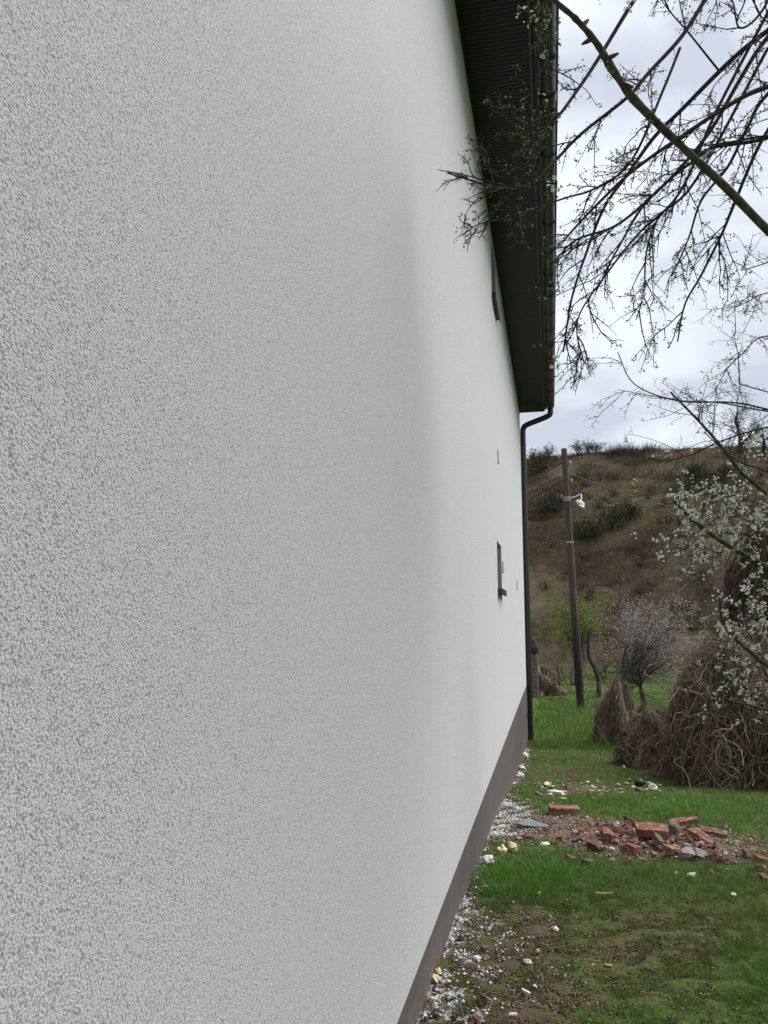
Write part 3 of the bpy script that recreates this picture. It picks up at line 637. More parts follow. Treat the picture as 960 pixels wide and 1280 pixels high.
# --- blossoming plum at the right edge
T2 = (3.6, 6.2); t2 = empty('plum_tree', (T2[0], T2[1], float(gz(*T2))), 'white flowering plum tree leaning in from the right edge above the dead vines', 'tree')
tw, bd, pt = Tubes(), Bits(), Bits()
tk = Tubes(); tk.add(smooth_path([(T2[0], T2[1], float(gz(*T2)) - .1), (T2[0] + .05, T2[1], .5), (T2[0] - .05, T2[1] + .05, 1.4), (T2[0] + .15, T2[1], 2.4), (T2[0], T2[1] + .2, 3.3)], 5), np.linspace(.12, .03, 21), 10); tk.build('trunk', M['mossbark'], t2)
g2 = [  # pixels, depth, radius, flower share, twig count factor
 ([(772, 440), (793, 480), (847, 501), (914, 503), (960, 512), (1060, 540)], 4.6, .006, .05, .7),
 ([(772, 487), (810, 494), (852, 501), (900, 503)], 4.6, .004, .05, .7),
 ([(838, 490), (877, 530), (903, 560), (926, 590), (952, 612), (1050, 700)], 4.8, .013, .15, .8),
 ([(787, 564), (825, 575), (862, 569), (900, 552), (960, 534), (1060, 520)], 4.7, .006, .05, .6),
 ([(842, 626), (862, 646), (885, 665), (919, 687), (960, 710), (1060, 770)], 4.9, .019, .9, 2.2),
 ([(899, 738), (903, 775), (919, 798), (942, 818), (960, 832), (1060, 890)], 4.9, .014, .6, 1.2),
 ([(914, 876), (935, 881), (960, 887), (1060, 900)], 5.0, .011, .3, .6),
 ([(860, 700), (900, 655), (940, 640), (1040, 620)], 5.3, .006, .95, 3.0),
 ([(840, 640), (880, 610), (920, 620), (1040, 660)], 5.3, .005, .9, 2.4),
 ([(870, 680), (905, 690), (950, 660), (1060, 650)], 5.1, .006, .95, 3.0),
 ([(910, 790), (935, 775), (970, 770), (1060, 760)], 5.3, .006, .95, 3.6),
 ([(915, 850), (940, 830), (980, 810), (1060, 800)], 5.3, .006, .9, 2.4),
 ([(930, 760), (950, 745), (1000, 745), (1060, 740)], 5.3, .006, .9, 2.2),
 ([(930, 545), (950, 540), (1000, 590), (1050, 640)], 5.1, .006, .9, 2.0),
 ([(890, 600), (930, 640), (990, 650), (1060, 690)], 5.3, .006, .95, 2.8),
 ([(918, 385), (935, 377), (960, 366), (1060, 350)], 4.4, .004, .05, .9),
 ([(925, 480), (922, 440), (915, 412)], 4.5, .003, .02, .1),
 ([(925, 337), (945, 333), (1040, 300)], 4.3, .004, .05, .9),
 ([(900, 470), (930, 440), (960, 420), (1050, 430)], 4.6, .005, .12, 1.0),
 ([(820, 690), (850, 672), (880, 664)], 5.2, .003, .7, 1.2),
 ([(880, 540), (920, 575), (960, 590), (1060, 640)], 4.9, .007, .3, 1.0),
 ([(870, 905), (905, 862), (960, 850), (1060, 840)], 5.6, .005, .5, 1.0)]
for g_, yy, r0, fl, nf in g2:
    nf = nf * .55 + .35 * (fl < .2); P = pxpath(g_, yy, yy + .3)[::-1] if g_[0][0] < g_[-1][0] else pxpath(g_, yy, yy)
    q = Tubes(); q.add(P, np.linspace(r0 * 1.1, r0 * .45, len(P)), 7, .4); q.build('branch', M['mossbark'] if r0 > .01 else M['bark'], t2)
    Ls = np.linalg.norm(np.diff(P, axis=0), axis=1).sum()
    grow(tw, bd, pt, P, int(Ls * 9 * nf) + 2, .30, .0026, .02, .7, 1, fl * .33, 20, .035, .0055, 1.1, .0092)
    spurs(tw, bd, pt, P, 25 * min(nf, 2), .04, .0055, 1.1, fl * .5, .0092)
    e0 = P[0]; tk2 = Tubes(); mid = (e0 + np.array([T2[0], T2[1], e0[2] - .4])) / 2 + [0, 0, .1]
    tk2.add(smooth_path([e0, mid, (T2[0] + .02, T2[1], min(max(e0[2] - .5, .5), 3.2))], 5), np.linspace(r0 * 1.1, r0 * 1.7, 11), 6); tk2.build('branch', M['bark'], t2)
tw.build('twigs', M['twig'], t2)['kind'] = 'stuff'; bd.build('buds', M['bud'], t2)['kind'] = 'stuff'; pt.build('blossom', M['petal'], t2)['kind'] = 'stuff'

# --- field trees
def G(px, py): return ground_at(px, py)
p = G(803, 893); bare_tree('fruit_tree', p, 4.3, 'bare grey fruit tree with fine upright twigs standing alone in the field', mt='bark', multi=1, trunk=.28, spread=.8, nch=(5, 7), up=.14, rad=.085)
def on_hill(px, py, off=0):
    r = ray(px, py); t = 40.0
    while t < 130:
        q = CAM + r * t
        z = max(float(hz(q[0], q[1])), float(gz(q[0], q[1])))
        if q[2] < z + off: return np.array([q[0], q[1], z])
        t += .1
    q = CAM + r * 90; return q
bare_tree('fruit_tree', at(775, 842, 33) * [1, 1, 0] + [0, 0, -1.0], 5.2, 'pale pinkish blossoming tree behind the bare fruit tree', blossom='paleblossom', nbl=7000, bsz=.034, multi=3, trunk=.36, spread=.8, nch=(3, 5))
bare_tree('fruit_tree', at(806, 838, 37) * [1, 1, 0] + [0, 0, -1.0], 5.0, 'second pale blossoming tree farther back, right of the pinkish one', blossom='paleblossom', nbl=3200, bsz=.03, multi=3, trunk=.36, spread=.8)
bare_tree('fruit_tree', at(895, 800, 40) * [1, 1, 0] + [0, 0, -1.0], 3.6, 'pale flowering bush at the foot of the hill left of the near blossoms', blossom='paleblossom', nbl=3000, bsz=.05, multi=3, trunk=.36)
bare_tree('shrub', at(727, 800, 42) * [1, 1, 0] + [0, 0, -1.0], 4.8, 'yellow green leafing shrub behind the utility pole at the hill foot', 'shrub', blossom='yellowleaf', nbl=7000, bsz=.045, multi=5, trunk=.36, spread=.6)
for i, (a, b2, h, lab) in enumerate([(690, 835, 2.4, 'bare shrub left of the utility pole with twiggy grey crown'), (715, 830, 1.9, 'low bare shrub just behind the foot of the utility pole'), (700, 800, 3.0, 'brownish bare bush between downpipe and utility pole'), (757, 815, 2.6, 'brown bare bush behind the broken dark trunk')]):
    bare_tree('shrub', at(a, b2, (26, 30, 36, 34)[i]) * [1, 1, 0] + [0, 0, float(gz(0, 30))], h, lab, 'shrub', multi=5, trunk=.36, spread=.7, maxlev=3, nch=(4, 6), twm='vine', rad=.06)
for a, b2, h, lab in [(765, 662, 3.4, 'dark olive bush halfway up the hill'), (688, 640, 3.0, 'greenish bush on the hill left of the pole'), (672, 590, 2.6, 'dark bush on the ridge nearest the downpipe'), (735, 672, 2.6, 'low olive bush on the hill right of the pole'), (870, 600, 2.6, 'dark green bush under the ridge at the right'), (905, 602, 2.6, 'dark thicket under the bare ridge tree'), (788, 650, 2.6, 'dark thorn bush touching the right of the big olive bush')]:
    q = on_hill(a, b2)
    for k in range(1): bare_tree('shrub', q, h, lab, 'shrub', blossom='darkleaf', nbl=1500, bsz=.075, multi=9, trunk=.36, spread=1.2, maxlev=3, nch=(3, 5), rad=.07, up=.02, twm='scrub')
for k in range(46):
    q = on_hill(rng.uniform(655, 960), rng.uniform(590, 770)); bare_tree('shrub', q, rng.uniform(1.2, 2.8), 'bare brown grey shrub scattered on the hillside', 'shrub', 'bare shrubs scattered on the hillside', multi=7, trunk=.38, spread=1.0, maxlev=2, nch=(4, 6), rad=.06, up=.04, twm='scrub', mt='bark')
for a, h, lab in [(668, 2.0, 'low bare bush at the left end of the ridge'), (686, 2.4, 'bare bush on the ridge left of the pole top'), (722, 2.3, 'bare bush on the ridge right of the pole top'), (735, 2.2, 'round bare bush on the ridge, second right of the pole'), (748, 1.8, 'small bare bush on the ridge, third right of the pole')]:
    q = on_hill(a, 573 if a > 700 else 577); q = at(a, 573, 89); q[2] = float(hz(q[0], q[1]))
    bare_tree('shrub', q, h, lab, 'shrub', multi=5, trunk=.4, spread=.7, maxlev=3, nch=(4, 6), rad=.08, blossom='darkleaf', nbl=260, bsz=.08)
q = at(925, 570, 88); q[2] = float(hz(q[0], q[1])); bare_tree('ridge_tree', q, 12.0, 'large bare tree standing on the ridge at the right', multi=1, trunk=.26, spread=.8, nch=(4, 6), rad=.30)
q = at(955, 570, 88); q[2] = float(hz(q[0], q[1])); bare_tree('ridge_tree', q, 8.0, 'smaller bare tree at the right of the big ridge tree', multi=1, trunk=.26, spread=.8, nch=(4, 6), rad=.2)

# broken dark trunk
p = G(748, 872); t = Tubes(); t.add(smooth_path([p - [0, 0, .15], p + [.02, 0, .5], p + [-.10, 0, .95], p + [-.26, 0, 1.35], p + [-.22, .0, 2.05]], 5), np.linspace(.085, .045, 21) * (1 + .12 * rng.normal(size=21)), 8)
t.add([p + [-.24, 0, 1.9], p + [-.12, 0, 2.0]], [.03, .015], 6); o = t.build('dead_trunk', M['bark']); tag(o, 'thin crooked dead trunk standing right of the utility pole', 'dead tree')

# ------------------------------------------------------------------ utility pole, lamp, wires
pb = G(726, 886); ptop = at(705, 561, pb[1]); ptop = np.array(ptop)
pole = empty('utility_pole', pb, 'leaning weathered wooden utility pole with a street lamp and wires', 'pole')
def pp(s): return pb + (ptop - pb) * s
t = Tubes(); t.add([pp(-.04 + 1.04 * i / 24) for i in range(25)], np.linspace(.118, .082, 25) * (1 + .025 * rng.normal(size=25)), 12); t.add([pp(1), pp(1.001)], [.082, .001], 12)
def polemat():
    m, t_, b = newmat('weathered pole wood with tarred foot'); v = t_.nodes.new('ShaderNodeTexCoord').outputs['Object']; mp = t_.nodes.new('ShaderNodeMapping'); mp.inputs['Scale'].default_value = (1, 1, .06); t_.links.new(v, mp.inputs[0])
    g = noise(t_, 40, 5, .6, 0, mp.outputs[0]); c = ramp(t_, g, [(.3, (.036, .026, .019)), (.5, (.072, .052, .038)), (.7, (.115, .088, .066))]); tar = ramp(t_, g, [(.3, (.010, .009, .008)), (.6, (.022, .02, .018)), (.75, (.06, .052, .045))])
    sx = t_.nodes.new('ShaderNodeSeparateXYZ'); t_.links.new(v, sx.inputs[0]); q = t_.nodes.new('ShaderNodeMapRange'); q.inputs[1].default_value = 2.9; q.inputs[2].default_value = 1.6
    t_.links.new(math_(t_, 'ADD', sx.outputs[2], math_(t_, 'MULTIPLY', math_(t_, 'SUBTRACT', g, .5), 2.2)), q.inputs[0])
    t_.links.new(mixc(t_, q.outputs[0], c, tar), b.inputs['Base Color']); b.inputs['Roughness'].default_value = .9; bump(t_, b, g, .006); return m
t.build('post', polemat(), pole)
t = Tubes()
for s in (.79, .80, .625): t.add([pp(s), pp(s + .008)], .104, 12)
t.build('steel_band', M['steel'], pole)
lampp = at(726, 630, pb[1] - .2); ta = Tubes(); ta.add(smooth_path([pp(.80), pp(.80) + [.2, -.05, .04], pp(.81) + [.38, -.1, .02], lampp + [0, 0, .04]], 5), .018, 8); arm = ta.build('lamp_arm', M['lampwhite'], pole)
bm = bmesh.new(); bmesh.ops.create_icosphere(bm, subdivisions=2, radius=1)
for v in bm.verts:
    v.co = Vector((v.co.x * .135 * (1 - .25 * v.co.x), v.co.y * .08, v.co.z * .055 + (.03 if v.co.z > 0 else 0))); 
bm.transform(Matrix.Translation(Vector(lampp)) @ Matrix.Rotation(R(35), 4, 'Y')); 
for f in bm.faces: f.smooth = True
bmobj('lamp_head', bm, M['lampwhite'], pole)
bm = bmesh.new(); bmesh.ops.create_cone(bm, cap_ends=True, segments=14, radius1=.09, radius2=.05, depth=.08)
bm.transform(Matrix.Translation(Vector(lampp) + Vector((.03, -.02, -.05))) @ Matrix.Rotation(R(25), 4, 'Y')); bmobj('lamp_shade', bm, M['lampwhite'], pole)
def insul(c, side):
    t = Tubes(); t.add([c, c + [side * .14, 0, 0], c + [side * .14, 0, .06]], .011, 6); t.add([c + [side * .14, 0, .05], c + [side * .14, 0, .09], c + [side * .14, 0, .12], c + [side * .14, 0, .15]], [.03, .038, .03, .012], 10); t.build('insulator', M['steel'], pole)
for s, sd_ in ((.955, -1), (.93, 1), (.88, -1), (.86, 1), (.80, -1)): insul(pp(s), sd_)
def wire(a, b2, sag, label, parent=None):
    P = np.array([a + (b2 - a) * s + np.array([0, 0, -sag * 4 * s * (1 - s)]) for s in np.linspace(0, 1, 24)])
    t = Tubes(); t.add(P, .015, 5); o = t.build('overhead_wire', M['wire']); tag(o, label, 'wire', 'wires strung from the utility pole')
far = lambda px, py, Y_: at(px, py, Y_)
wire(pp(.955) + [-.14, 0, .1], at(560, 632, 24), .15, 'topmost wire running left from the pole behind the house corner')
wire(pp(.93) + [-.1, 0, .1], at(560, 650, 24), .15, 'second wire from the top running left behind the house')
wire(pp(.88) + [-.14, 0, .1], at(560, 658, 24), .15, 'third wire running left from the pole, below the upper pair')
wire(pp(.86) + [-.1, 0, .1], at(560, 668, 24), .15, 'fourth wire running left from the pole')
wire(pp(.80) + [-.14, 0, .0], at(560, 662, 24), .12, 'lowest wire running left from the band of the pole')
wire(pp(.90) + [.1, 0, .0], at(1060, 655, 26), .5, 'single sagging wire running right from the pole across the hill')
# ------------------------------------------------------------------ ochre earth wall and stone post in the field
p = at(846, 812, 43); wl = empty('earth_wall', (p[0], 43, -1.1), 'ochre earth wall with a dark coping and pale stones at the foot of the hill', 'wall')
xs = np.linspace(p[0] - 1.6, p[0] + 2.6, 40); V = []; 
for zi, zz in enumerate(np.linspace(-1.1, 1.0, 18)):
    for x in xs: V.append((x, 43 + .10 * math.sin(x * 3 + zz) + .10 * mnoise.noise(Vector((x * 3, zz * 3, 0))) + .12 * zi / 9, zz + .05 * mnoise.noise(Vector((x, 7, 0)))))
idx = np.arange(18 * 40).reshape(18, 40); Fq = np.stack([idx[:-1, :-1], idx[:-1, 1:], idx[1:, 1:], idx[1:, :-1]], -1).reshape(-1, 4)
M['ochre'] = simple('ochre earth', [(.3, (.15, .098, .055)), (.5, (.235, .16, .095)), (.7, (.31, .23, .15))], 2.2, .95, .05)
local(wl, link('wall_face', pyd('wall_face', V, Fq), M['ochre']))
boxobj('coping', (xs[0], xs[-1], 42.85, 43.9, .98, 1.10), M['bark'], wl, .02)
for dx, dz in ((.35, .0), (2.0, .72), (1.85, .45), (1.2, .1)):
    bm = bmesh.new(); bmesh.ops.create_icosphere(bm, subdivisions=2, radius=.16)
    for v in bm.verts: v.co *= 1 + .25 * mnoise.noise(v.co * 9 + Vector((dx, 0, 0))); v.co.z *= .7; v.co.y *= .4; v.co.x *= 1.4
    bm.transform(Matrix.Translation((xs[0] + dx + .5, 42.95, -.2 + dz))); bmobj('stone', bm, M['mortar'], wl)

p = at(667, 835, 25); z0 = float(gz(p[0], 25)); gp = empty('gate_post', (p[0], 25, z0), 'grey stone post with a dark cap, just right of the downpipe', 'post')
boxobj('post', (p[0] - .16, p[0] + .14, 24.85, 25.15, z0 - .1, z0 + 1.35), M['stone'], gp, .03)
bm = bmesh.new(); bmesh.ops.create_icosphere(bm, subdivisions=2, radius=.2)
for v in bm.verts: v.co *= 1 + .3 * mnoise.noise(v.co * 6); v.co.z *= 1.5
bm.transform(Matrix.Translation((p[0], 25, z0 + 1.55))); bmobj('cap', bm, M['bark'], gp)

# ------------------------------------------------------------------ dead vine thickets
def strands(fn_seed, n, r, sides=3, lo=0, hi=1, tb=None):
    for _ in range(n): tb.add(fn_seed(), r * rng.uniform(.5, 1.4), sides, float(np.clip(rng.beta(2, 2) * (hi - lo) + lo, 0, 1)))
LEAN = {'narrow': (.14, .0), 'low': (-.10, 0), 'tall': (.12, .1)}
def mound(name, c, rx, ry, h, n, r, label, pw=.6, mat='vine', cat='dead vines', shell=.65, tangles=0, kn=9, wander=0):
    z0 = float(gz(c[0], c[1])); root = empty(name, (c[0], c[1], z0), label, cat); tb = Tubes(); lx = LEAN.get(label.split()[0], (0, 0))[0]
    def prof(u): return max(0.0, 1 - u) ** pw            # radius share at height share u
    def one():
        a = rng.uniform(0, 2 * math.pi); q = rng.uniform(shell, 1.04) if rng.uniform() < .8 else rng.uniform(.2, 1); ztop = rng.uniform(.35, 1.0) ** .6; zb = rng.uniform(0, .5) * ztop
        if rng.uniform() < .55: zb = 0
        P = []; aw = rng.normal() * .25; ph = rng.uniform(0, 6)
        for k in range(kn):
            u = ztop + (zb - ztop) * k / (kn - 1); aa = a + aw * k / (kn - 1) + .12 * math.sin(ph + k * .9)
            rr_ = q * prof(u * .97) + .05 * math.sin(ph * 2 + k * 1.3)
            lump = 1 + .19 * math.sin(aa * 4 + u * 5 + lx * 30) + .09 * math.sin(aa * 11 - u * 7)
            P.append((c[0] + lx * u * u + rx * rr_ * lump * math.cos(aa), c[1] + ry * rr_ * lump * math.sin(aa), z0 + h * u * (1 + .13 * math.sin(aa * 3 + 1) * u) + .03 * rng.normal()))
        return np.array(P)
    strands(one, n, r, tb=tb)
    for _ in range(wander):       # stems wandering over the shell in every direction
        a, u = rng.uniform(0, 2 * math.pi), rng.uniform(.02, .98) ** .8; da, du = rng.normal() * .16, rng.normal() * .09; q = rng.uniform(.7, 1.06); P = []
        for k in range(8):
            P.append((c[0] + lx * u * u + rx * q * prof(u) * math.cos(a) * (1 + .19 * math.sin(a * 4 + u * 5 + lx * 30)), c[1] + ry * q * prof(u) * math.sin(a) * (1 + .19 * math.sin(a * 4 + u * 5 + lx * 30)), z0 + h * u))
            da += rng.normal() * .035; du += rng.normal() * .022 - .012; a += da; u = min(max(u + du, .01), 1.06); q += rng.normal() * .02
        tb.add(P, r * rng.uniform(.4, 1.1), 3, float(rng.beta(2, 2)))
    for _ in range(wander // 3):  # fine ends sticking out of the outline
        a, u = rng.uniform(0, 2 * math.pi), rng.uniform(.5, 1) ; s = np.array([c[0] + rx * prof(u) * .95 * math.cos(a), c[1] + ry * prof(u) * .95 * math.sin(a), z0 + h * u]); d = np.array([math.cos(a) * .5, math.sin(a) * .5, .6]) + rng.normal(size=3) * .35; l = rng.uniform(.08, .35)
        tb.add([s, s + d * l * .5, s + d * l + [0, 0, -.04]], [r * .5, r * .4, r * .25], 3, rng.uniform(.2, .9))
    for _ in range(tangles):      # loose loops standing off the surface
        a = rng.uniform(-2.9, -.2); u = rng.uniform(.15, 1); s = np.array([c[0] + rx * prof(u) * 1.02 * math.cos(a), c[1] + ry * prof(u) * 1.02 * math.sin(a), z0 + h * u]); P = [s]; q = runit(1)[0]
        for k in range(12):
            q = q + rng.normal(size=3) * .45; q[2] -= .12; q /= np.linalg.norm(q); s = s + q * .07; P.append(s)
        tb.add(smooth_path(P, 2), r * rng.uniform(.5, 1.1), 4, rng.uniform(.4, .9))
    o = tb.build('stems', M[mat], root); o['kind'] = 'stuff'
    return root
p = G(771, 932); mound('vine_thicket', (p[0] - .02, p[1] + .3), .38, .38, 1.02, 1500, .005, 'narrow cone of dead brown vines beside the lush grass', .46, wander=700)
p = G(826, 962); mound('vine_thicket', (p[0] + .02, p[1] + .45), .60, .55, .80, 1700, .005, 'low round mound of dead vines between the cone and the tall thicket', .42, wander=900)
p = G(905, 985); c3 = (p[0] + .24, p[1] + .75)
mound('vine_thicket', c3, .84, .75, 1.78, 1700, .005, 'tall tangled thicket of dead vines with looping pale stems', .34, tangles=150, kn=10, wander=2300)
mound('vine_thicket', (c3[0] + 1.4, c3[1] + .3), .95, .9, 1.9, 1900, .006, 'dead vine thicket at the right edge of the yard', .3, tangles=60, wander=900)
mound('vine_thicket', (c3[0] + 3.1, c3[1] + .8), 1.2, .9, 2.2, 1300, .008, 'dead vine thicket outermost on the right', .3)
bare_tree('shrub', (c3[0] + .75, c3[1] + .7, float(gz(c3[0], c3[1]))), 3.0, 'upright bare brown shrub rising behind the tall vine thicket', 'shrub', multi=10, trunk=.34, spread=.55, maxlev=3, nch=(4, 6), up=.18, twm='vine', rad=.06)
bare_tree('shrub', (c3[0] + .1, c3[1] + .9, float(gz(c3[0], c3[1]))), 2.4, 'lower bare brown shrub poking out of the left top of the tall thicket', 'shrub', multi=10, trunk=.34, spread=.6, maxlev=3, nch=(4, 6), up=.15, twm='vine', rad=.05)
mound('vine_curtain', (at(950, 760, 13)[0] + .35, 13.2), .95, .7, 3.6, 1600, .010, 'tall reddish brown curtain of dry stems behind the blossoms', .18, 'redtwig')
p = G(677, 868); mound('brush_pile', (p[0], p[1]), .75, .8, .85, 900, .012, 'low pile of cut brush right of the downpipe', .6)

# ------------------------------------------------------------------ grass
def grass(n, xr, yr, hmin, hmax, wid, nb, thin=False):
    x = rng.uniform(*xr, n); y = rng.uniform(*yr, n); lat = (x - .5) / y
    k = (x > .02) & (lat < .34 + .5 / y) & (lat > -.26); x, y = x[k], y[k]
    w, r, b, l = masks(x, y); cover = (1 - w) * (1 - .93 * r) * (1 - .6 * b) ; nse = .75 + .35 * wob(x, y, 2.2, 6) + .2 * wob(x, y, 9, 2)
    k = rng.uniform(size=len(x)) < cover * nse + .02; x, y, l, b = x[k], y[k], l[k], b[k]
    hh = (hmin + (hmax - hmin) * rng.beta(2, 3, len(x))) * (.55 + 1.25 * l) * (1 - .4 * b) ; tn = np.clip(.46 + .28 * l + .2 * wob(x, y, 1.5, 3) + .15 * wob(x, y, 6, 1) - .45 * b - .08 * (y < 4.6), 0, 1)
    return tufts(np.c_[x, y, gz(x, y) - .004], hh, np.full(len(x), wid), hh * .45, nb, tn, .30, thin)
parts_ = [grass(72000, (0, 2.2), (2.2, 4.6), .012, .045, .0014, 6, True), grass(18000, (0, 3), (2.4, 6.4), .03, .075, .0014, 5), grass(28000, (0, 4), (4.4, 9), .035, .095, .002, 5), grass(24000, (0, 6), (9, 15), .03, .10, .003, 6, True), grass(26000, (-3, 14), (14, 27), .06, .24, .007, 6, True), grass(22000, (-8, 22), (24, 47), .10, .30, .014, 6, True)]
V = []; F = []; T = []; n0 = 0
for a, b2, c in parts_: V.append(a); F.append(b2 + n0); T.append(c); n0 += len(a)
me = pyd('grass', np.concatenate(V), np.concatenate(F)); attr(me, 'rnd', np.concatenate(T)); tag(link('grass', me, M['grass']), 'green spring grass growing over the yard and field', 'grass', kind='stuff')
# dry stems lying about
tb = Tubes()
for _ in range(4200):
    x = rng.uniform(.05, 1.7); y = rng.uniform(2.4, 5) if rng.uniform() < .75 else rng.uniform(5, 11); w, r, b, l = masks(x, y)
    if rng.uniform() > .10 + b: continue
    a = rng.uniform(0, math.pi * 2); l_ = rng.uniform(.015, .09); k = np.linspace(-.5, .5, 4); cv = rng.normal() * .25
    X_ = x + l_ * (k * math.cos(a) - cv * k * k * math.sin(a)); Y_ = y + l_ * (k * math.sin(a) + cv * k * k * math.cos(a)); tb.add(np.c_[X_, Y_, gz(X_, Y_) + .006 + .012 * rng.uniform(size=4)], rng.uniform(.0005, .0013), 3, rng.uniform())
for _ in range(260):     # upright straw near the vines and the pole
    x, y = rng.uniform(.4, 4), rng.uniform(12.5, 22); h = rng.uniform(.2, .6); d = rng.normal(size=2) * .15; z = float(gz(x, y)); tb.add([(x, y, z), (x + d[0] * .4, y + d[1] * .4, z + h * .6), (x + d[0], y + d[1], z + h)], .003, 3, rng.uniform())
tag(tb.build('dry_stems', M['straw']), 'dry straw and dead grass stems lying on the ground', 'straw', kind='stuff')

# ------------------------------------------------------------------ debris
def crumbs(name, n, fn, s0, s1, mat, label, cat, tfn):
    """small irregular chips (octahedra knocked out of shape)"""
    P = fn(n); n = len(P); base = np.array([(1, 0, 0), (-1, 0, 0), (0, 1, 0), (0, -1, 0), (0, 0, 1), (0, 0, -1)], float)
    Fb = np.array([(0, 2, 4), (2, 1, 4), (1, 3, 4), (3, 0, 4), (2, 0, 5), (1, 2, 5), (3, 1, 5), (0, 3, 5)])
    s = (s0 + (s1 - s0) * rng.beta(1.2, 4, n))[:, None, None]; Bv = base[None] * s * rng.uniform(.4, 1.2, (n, 6, 1)) * np.array([1, 1, .6])
    a = rng.uniform(0, 6.28, n); ca, sa = np.cos(a)[:, None], np.sin(a)[:, None]
    V = np.stack([Bv[..., 0] * ca - Bv[..., 1] * sa, Bv[..., 0] * sa + Bv[..., 1] * ca, Bv[..., 2]], -1) + P[:, None, :]
    me = pyd(name, V.reshape(-1, 3), (Fb[None] + np.arange(n)[:, None, None] * 6).reshape(-1, 3)); attr(me, 'rnd', np.repeat(tfn(P), 6))
    tag(link(name, me, M[mat]), label, cat, kind='stuff')
def white_pts(n):
    x = rng.uniform(.01, .75, n) ** 1.4; y = rng.uniform(2.2, 14.5, n); w, r, b, l = masks(x, y); k = rng.uniform(size=n) < w * .95 + .06 * (x < .6); x, y = x[k], y[k]
    return np.c_[x, y, gz(x, y) + .004]
crumbs('render_crumbs', 30000, white_pts, .002, .02, 'crumb', 'white and grey render crumbs strewn along the foot of the wall', 'crumbs', lambda P: np.clip(.42 + .75 * wob(P[:, 0], P[:, 1], 13, 1) + rng.normal(size=len(P)) * .30, 0, 1))
def soil_pts(n):
    x = rng.uniform(.05, 1.6, n); y = rng.uniform(2.3, 5.2, n); w, r, b, l = masks(x, y); k = rng.uniform(size=n) < (b * 1.1 + .5 * w + .22) * (1 - l); x, y = x[k], y[k]
    return np.c_[x, y, gz(x, y) + .004]
M['litter'] = byrnd('soil clods and leaf litter', [(0, (.025, .018, .013)), (.4, (.07, .05, .032)), (.7, (.13, .085, .045)), (.9, (.21, .15, .09)), (1, (.42, .38, .31))], .95)
crumbs('leaf_litter', 40000, soil_pts, .002, .014, 'litter', 'brown soil clods and leaf litter between the grass and the wall', 'litter', lambda P: np.clip(.4 + .3 * wob(P[:, 0], P[:, 1], 9, 1) + rng.normal(size=len(P)) * .25, 0, 1))
def rub_pts(n):
    x = rng.uniform(.1, 2.9, n); y = rng.uniform(5.3, 10, n); w, r, b, l = masks(x, y); k = rng.uniform(size=n) < r * .9 + .004; x, y = x[k], y[k]
    return np.c_[x, y, gz(x, y) + .004]
crumbs('brick_crumbs', 26000, rub_pts, .004, .032, 'rubble', 'crushed brick and mortar crumbs of the rubble heap', 'rubble', lambda P: rng.uniform(size=len(P)))

def lump_mesh(sx, sy, sz, seed, rough=.25, sub=2):
    bm = bmesh.new(); bmesh.ops.create_icosphere(bm, subdivisions=sub, radius=1)
    for v in bm.verts:
        k = 1 + rough * mnoise.noise(v.co * 1.6 + Vector((seed, 0, 0))) * 2 + rough * .5 * mnoise.noise(v.co * 4 + Vector((seed, 9, 0))); v.co *= k
    bmesh.ops.scale(bm, vec=(sx, sy, sz), verts=bm.verts); return bm
def frag_bm(sx, sy, sz, cuts, rs):
    if cuts >= 2 and sx > .03: sx *= .76; sy *= .76; sz *= .56
    bm = bmesh.new(); box_bm(bm, -sx, sx, -sy, sy, -sz, sz)
    small = sx < .045
    if not small: bmesh.ops.bevel(bm, geom=bm.edges[:], offset=min(sx, sy, sz) * .12, segments=1, affect='EDGES')
    for _ in range(cuts):
        n = Vector((rs.uniform(-1, 1), rs.uniform(-1, 1), rs.uniform(-.6, .6))).normalized(); co = Vector((n.x * sx, n.y * sy, n.z * sz)) * rs.uniform(.35, .75)
        r = bmesh.ops.bisect_plane(bm, geom=bm.verts[:] + bm.edges[:] + bm.faces[:], plane_co=co, plane_no=n, clear_outer=True)
        ed = [g for g in r['geom_cut'] if isinstance(g, bmesh.types.BMEdge)]
        if ed: bmesh.ops.holes_fill(bm, edges=bm.edges[:], sides=0)
    if not small: bmesh.ops.subdivide_edges(bm, edges=bm.edges[:], cuts=1, use_grid_fill=True)
    for v in bm.verts: v.co += Vector((rs.gauss(0, 1), rs.gauss(0, 1), rs.gauss(0, 1))) * min(sx, sy, sz) * .09
    return bm
rs = random.Random(11)
def put(name, bm, mat, px, py, rot, label, cat, group=None, up=0.0, sink=0.0):
    bmesh.ops.recalc_face_normals(bm, faces=bm.faces); me = bpy.data.meshes.new(name); bm.to_mesh(me); bm.free()
    o = link(name, me, M[mat]); p = ground_at(px, py); o.rotation_euler = rot
    low = min((o.rotation_euler.to_matrix() @ v.co).z for v in me.vertices); o.location = (p[0], p[1], float(gz(p[0], p[1])) - low - sink + up)
    return tag(o, label, cat, group)
def brick(px, py, rot, label, mat='brick', up=0, s=1.0): return put('brick', frag_bm(.125 * s, .06 * s, .032 * s, 0, rs), mat, px, py, rot, label, 'brick', 'whole bricks among the rubble', up)
brick(705, 1019, (0, 0, .12), 'whole red brick lying alone on the grass behind the slate', 'brick')
brick(814, 1050, (.35, .04, .10), 'whole red brick on top of the rubble heap', 'brick', .02, .85)
brick(893, 1044, (.2, .1, -.2), 'brown red brick half sunk in grass right of the heap', 'brick_dark', -.025, .72)
